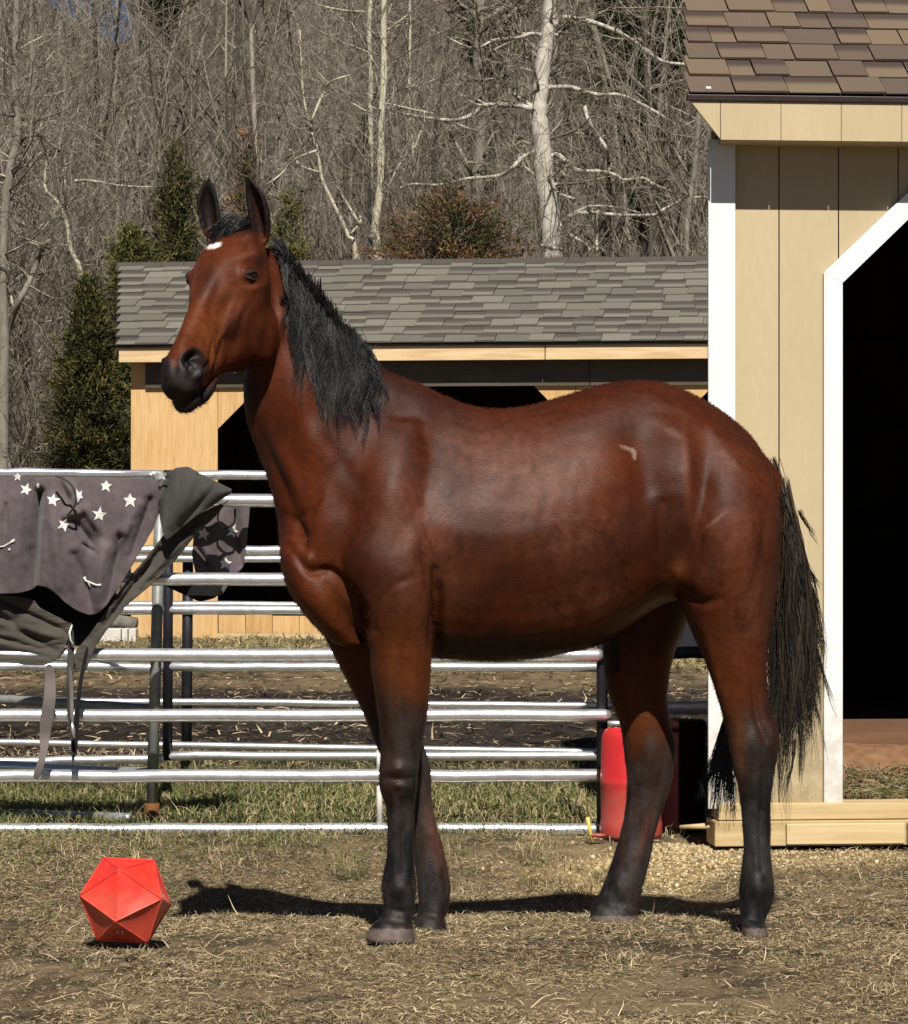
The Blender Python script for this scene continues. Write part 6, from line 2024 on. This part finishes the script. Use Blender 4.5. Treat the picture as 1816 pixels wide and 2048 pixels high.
tree('trunk_tree', 43.0, [(62, 960), (70, 700), (66, 520), (60, 330), (64, 160), (60, -100)], (16, 9), m_grey, [([(60, 330), (74, 290)], (5, 3))],
     'straight grey trunk between the edge tree and the snag', seed=12, twigs=28)
tree('edge_tree', 41.5, [(1372, 560), (1376, 430), (1390, 330), (1396, 220), (1388, 80), (1392, -100)], (14, 9), m_grey, [([(1376, 350), (1350, 300), (1330, 280)], (6, 4))],
     'greenish grey tree close to the corner of the tan shed', seed=13, twigs=28)
tree('thin_tree', 46.0, [(1300, 560), (1310, 300), (1290, 120), (1300, -100)], (12, 8), m_darkb, [], 'dark trunk half hidden behind the long beech limbs', seed=14, twigs=22)
for k, (x, w_) in enumerate([(230, 10), (470, 12), (560, 9), (1215, 10), (330, 11)]):
    tree('thin_tree', 47.0 + k * 1.3, [(x, 560), (x + 6, 400), (x - 4, 240), (x + 5, 100), (x, -120)], (w_, w_ * .6), m_darkb if k % 2 else m_grey, [],
         ['slim grey tree left of the conifer tip', 'slim dark tree between the horse ears', 'slim grey tree right of the horse poll', 'slim dark tree right of the beech trunk', 'slim grey tree rising above the conifer'][k], seed=20 + k, twigs=26)

# ---- far wood: a mass of bare limbs and twigs
def far_wood(name, n_plants, dr, seed, label, lev=3, size=(5, 9), rmul=1.0, palm=1.0):
    r = np.random.default_rng(seed)
    out = []
    for k in range(n_plants):
        d_ = r.uniform(*dr); half = d_ / F * 1350
        x = r.uniform(-1, 1) * half
        h = r.uniform(*size)
        dd = np.array([r.normal(0, .12), r.normal(0, .1), 1.0]); dd /= np.linalg.norm(dd)
        grow(r, np.array([x, d_, -0.1]), dd, h, h * 0.0085 * rmul, lev, out, 0.22, 0.25, spread=0.65, step=6)
    o = segs_mesh(name, out, m_twig, None, TW * palm, seed, rmin=0.0034)
    tag(o, label=label, cat='woodland', kind='stuff')
    print(name, len(out))
    return o


far_wood('woodland', 150, (46, 66), 31, 'dense bare winter woodland of grey brown twigs behind everything', 3, (8, 14), 0.62, 0.66)
far_wood('brushwood', 165, (38, 44), 32, 'tangled bare undergrowth beneath the trees behind the shelter', 3, (2.2, 4.6), 0.6, 0.62)
# woodland floor rising behind
def hill():
    xs = np.linspace(-60, 60, 61); ys = np.linspace(66, 150, 43)
    X, Y = np.meshgrid(xs, ys)
    Z = np.clip((Y - 66) / 62, 0, 1) ** 1.1 * 24.5 * (1 - 0.16 * np.exp(-((X + 14) / 3.5) ** 2)) - 0.05 + 1.2 * fbm(np.stack([X.ravel() * .05, Y.ravel() * .05, X.ravel() * 0], 1), 3).reshape(X.shape) * np.clip((Y - 66) / 20, 0, 1)
    idx = np.arange(X.size).reshape(X.shape)
    Fc = np.stack([idx[:-1, :-1], idx[:-1, 1:], idx[1:, 1:], idx[1:, :-1]], -1).reshape(-1, 4)
    o = mesh_np('hill', np.stack([X, Y, Z], -1).reshape(-1, 3), Fc, noise_mat('leaf_litter_slope', [(0.3, (0.035, 0.029, 0.025)), (0.55, (0.085, 0.072, 0.060)), (0.8, (0.16, 0.14, 0.115))], 1.6, detail=12, bump=0.6, bdist=0.3, stretch=(1, 1, 0.35), spec=0.05), smooth=True)
    tag(o, kind='structure')
hill()

# ---- evergreens
def conifer(name, d_, cx, top, bottom, prof, label, seed, cols, n, group='evergreens behind the shelter', drop=0.5, cat='evergreen tree', blade=(0.035, 0.08), fb=None):
    """prof: list of (py, half width px)"""
    base = P(cx, bottom, d_)
    R = empty(name, (base.x, d_, 0), label=label, cat=cat, group=group)
    r = np.random.default_rng(seed)
    mb = MB(); mb.tube([(base.x, d_, -0.05), (base.x, d_, P(cx, (top + bottom) / 2, d_).z), (base.x, d_, P(cx, top + 8, d_).z)], [0.10, 0.06, 0.015], 8); mb.build('trunk', m_darkb, R, smooth=True)
    ys_, ws_ = zip(*prof)
    # branch sprays
    K = n // 60
    P0 = []; DD = []; out = []
    y = r.uniform(top, fb or bottom, K * 3)
    hw = np.interp(y, ys_, ws_); keep = r.random(len(y)) < hw / max(ws_); y = y[keep][:K]; hw = hw[keep][:K]
    Vs = []; Cs = []
    for yy, ww in zip(y, hw):
        a = r.uniform(0, 2 * math.pi); rad = ww * d_ / F * r.uniform(0.35, 1.0) * (1 + 0.38 * math.sin(yy * 0.11 + seed) * math.sin(a * 2 + yy * .03)) * r.choice([1, 1, 1.1, 1.45])
        c = P(cx, yy, d_); tip = np.array([c.x + rad * math.cos(a), c.y + rad * 0.9 * math.sin(a), c.z + r.uniform(-.05, .12)])
        inn = np.array([c.x, c.y, c.z - 0.12]) * 0.75 + tip * 0.25
        out.append((inn, tip, 0.008, 0.003))
        m_ = 60
        t = r.random(m_) ** 0.7
        p0 = inn[None] * (1 - t[:, None]) + tip[None] * t[:, None] + r.normal(0, 0.035 + 0.05 * (1 - t[:, None]), (m_, 3))
        ax = (tip - inn); ax /= np.linalg.norm(ax) + 1e-9
        dd = ax[None] * 0.7 + r.normal(0, 0.55, (m_, 3)) + np.array([0, 0, 0.25]); dd /= np.linalg.norm(dd, axis=1, keepdims=True)
        L = r.uniform(*blade, m_)[:, None]
        s = np.cross(dd, r.normal(0, 1, (m_, 3))); s /= np.linalg.norm(s, axis=1, keepdims=True) + 1e-9
        W = L * 0.16
        Vs.append(np.stack([p0 - s * W * .5, p0 + s * W * .5, p0 + dd * L * .7 + s * W * 1.1, p0 + dd * L], 1).reshape(-1, 3))
        cl = np.array(cols)[r.integers(0, len(cols))] * r.uniform(0.6, 1.4)
        Cs.append(np.repeat(cl[None] * r.uniform(0.7, 1.3, (m_, 1)), 4, axis=0))
    V = np.concatenate(Vs); C_ = np.concatenate(Cs)
    m = len(V) // 4
    Fn = np.arange(m * 4).reshape(m, 4)
    o = mesh_np('crown', V, Fn, m_leaf, R, attrs={'col': C_})
    tag(segs_mesh('limbs', out, m_darkb, R), kind='stuff')
    reparent_fix(R)


m_leaf = attr_mat('evergreen_foliage', rough=0.7, spec=0.2)
GRN = [(0.052, 0.052, 0.015), (0.040, 0.041, 0.013), (0.085, 0.076, 0.020), (0.026, 0.028, 0.011), (0.12, 0.10, 0.030)]
RST = [(0.16, 0.075, 0.035), (0.11, 0.055, 0.028), (0.20, 0.11, 0.05), (0.08, 0.06, 0.025), (0.07, 0.075, 0.025)]
conifer('cedar_tree', 36.0, 350, 288, 960, [(288, 6), (330, 22), (420, 42), (500, 62), (620, 100), (720, 150), (960, 190)], 'tall narrow green cedar whose tip rises left of the horse ears', 51, GRN, 52000)
conifer('cedar_tree', 35.0, 180, 560, 985, [(560, 12), (640, 34), (740, 60), (850, 85), (930, 95), (985, 90)], 'broad green cedar between the brush and the shelter wall', 52, GRN, 60000)
conifer('cedar_tree', 35.5, 265, 455, 985, [(455, 14), (520, 48), (600, 62), (800, 100), (985, 110)], 'yellow green cedar at the left end of the shelter roof', 53, [(0.10, 0.098, 0.026), (0.13, 0.12, 0.035), (0.06, 0.07, 0.02)], 38000)
conifer('cedar_tree', 36.5, 575, 395, 960, [(395, 8), (440, 30), (500, 50), (700, 90), (960, 120)], 'yellow green sapling cedar behind the near ear of the horse', 54, [(0.14, 0.12, 0.035), (0.10, 0.095, 0.03)], 16000)
conifer('rusty_cedar', 37.0, 905, 372, 960, [(365, 10), (390, 60), (420, 100), (460, 145), (515, 165), (960, 190)], 'rusty brown bushy cedar above the shelter ridge left of the beech', 55, RST, 52000)
conifer('rusty_cedar', 38.0, 490, 272, 960, [(272, 5), (340, 22), (420, 40), (520, 60), (960, 120)], 'thin rusty brown cedar between the two horse ears', 56, RST, 14000)
conifer('rusty_cedar', 38.5, 800, 440, 960, [(440, 15), (490, 45), (560, 60), (960, 120)], 'small reddish cedar under the thin straight tree', 57, RST, 12000)
DG = [(0.045, 0.055, 0.022), (0.07, 0.075, 0.03), (0.03, 0.04, 0.018)]
conifer('pine_tree', 50.0, 1290, -260, 480, [(-260, 30), (-60, 120), (60, 150), (160, 120), (260, 60), (480, 20)], 'dark green pine high up behind the beech near the shed roof', 58, DG, 50000, blade=(.06, .12))
conifer('pine_tree', 52.0, 330, -300, 560, [(-300, 30), (-40, 60), (20, 50), (40, 12)], 'dark green pine top at the upper edge left of centre', 59, DG, 16000, blade=(.08, .16), fb=45)
conifer('pine_tree', 53.0, 985, -260, 560, [(-260, 30), (0, 90), (80, 70), (150, 20)], 'dark green pine crown behind the fork of the grey tree', 60, DG, 16000, blade=(.08, .16), fb=160)
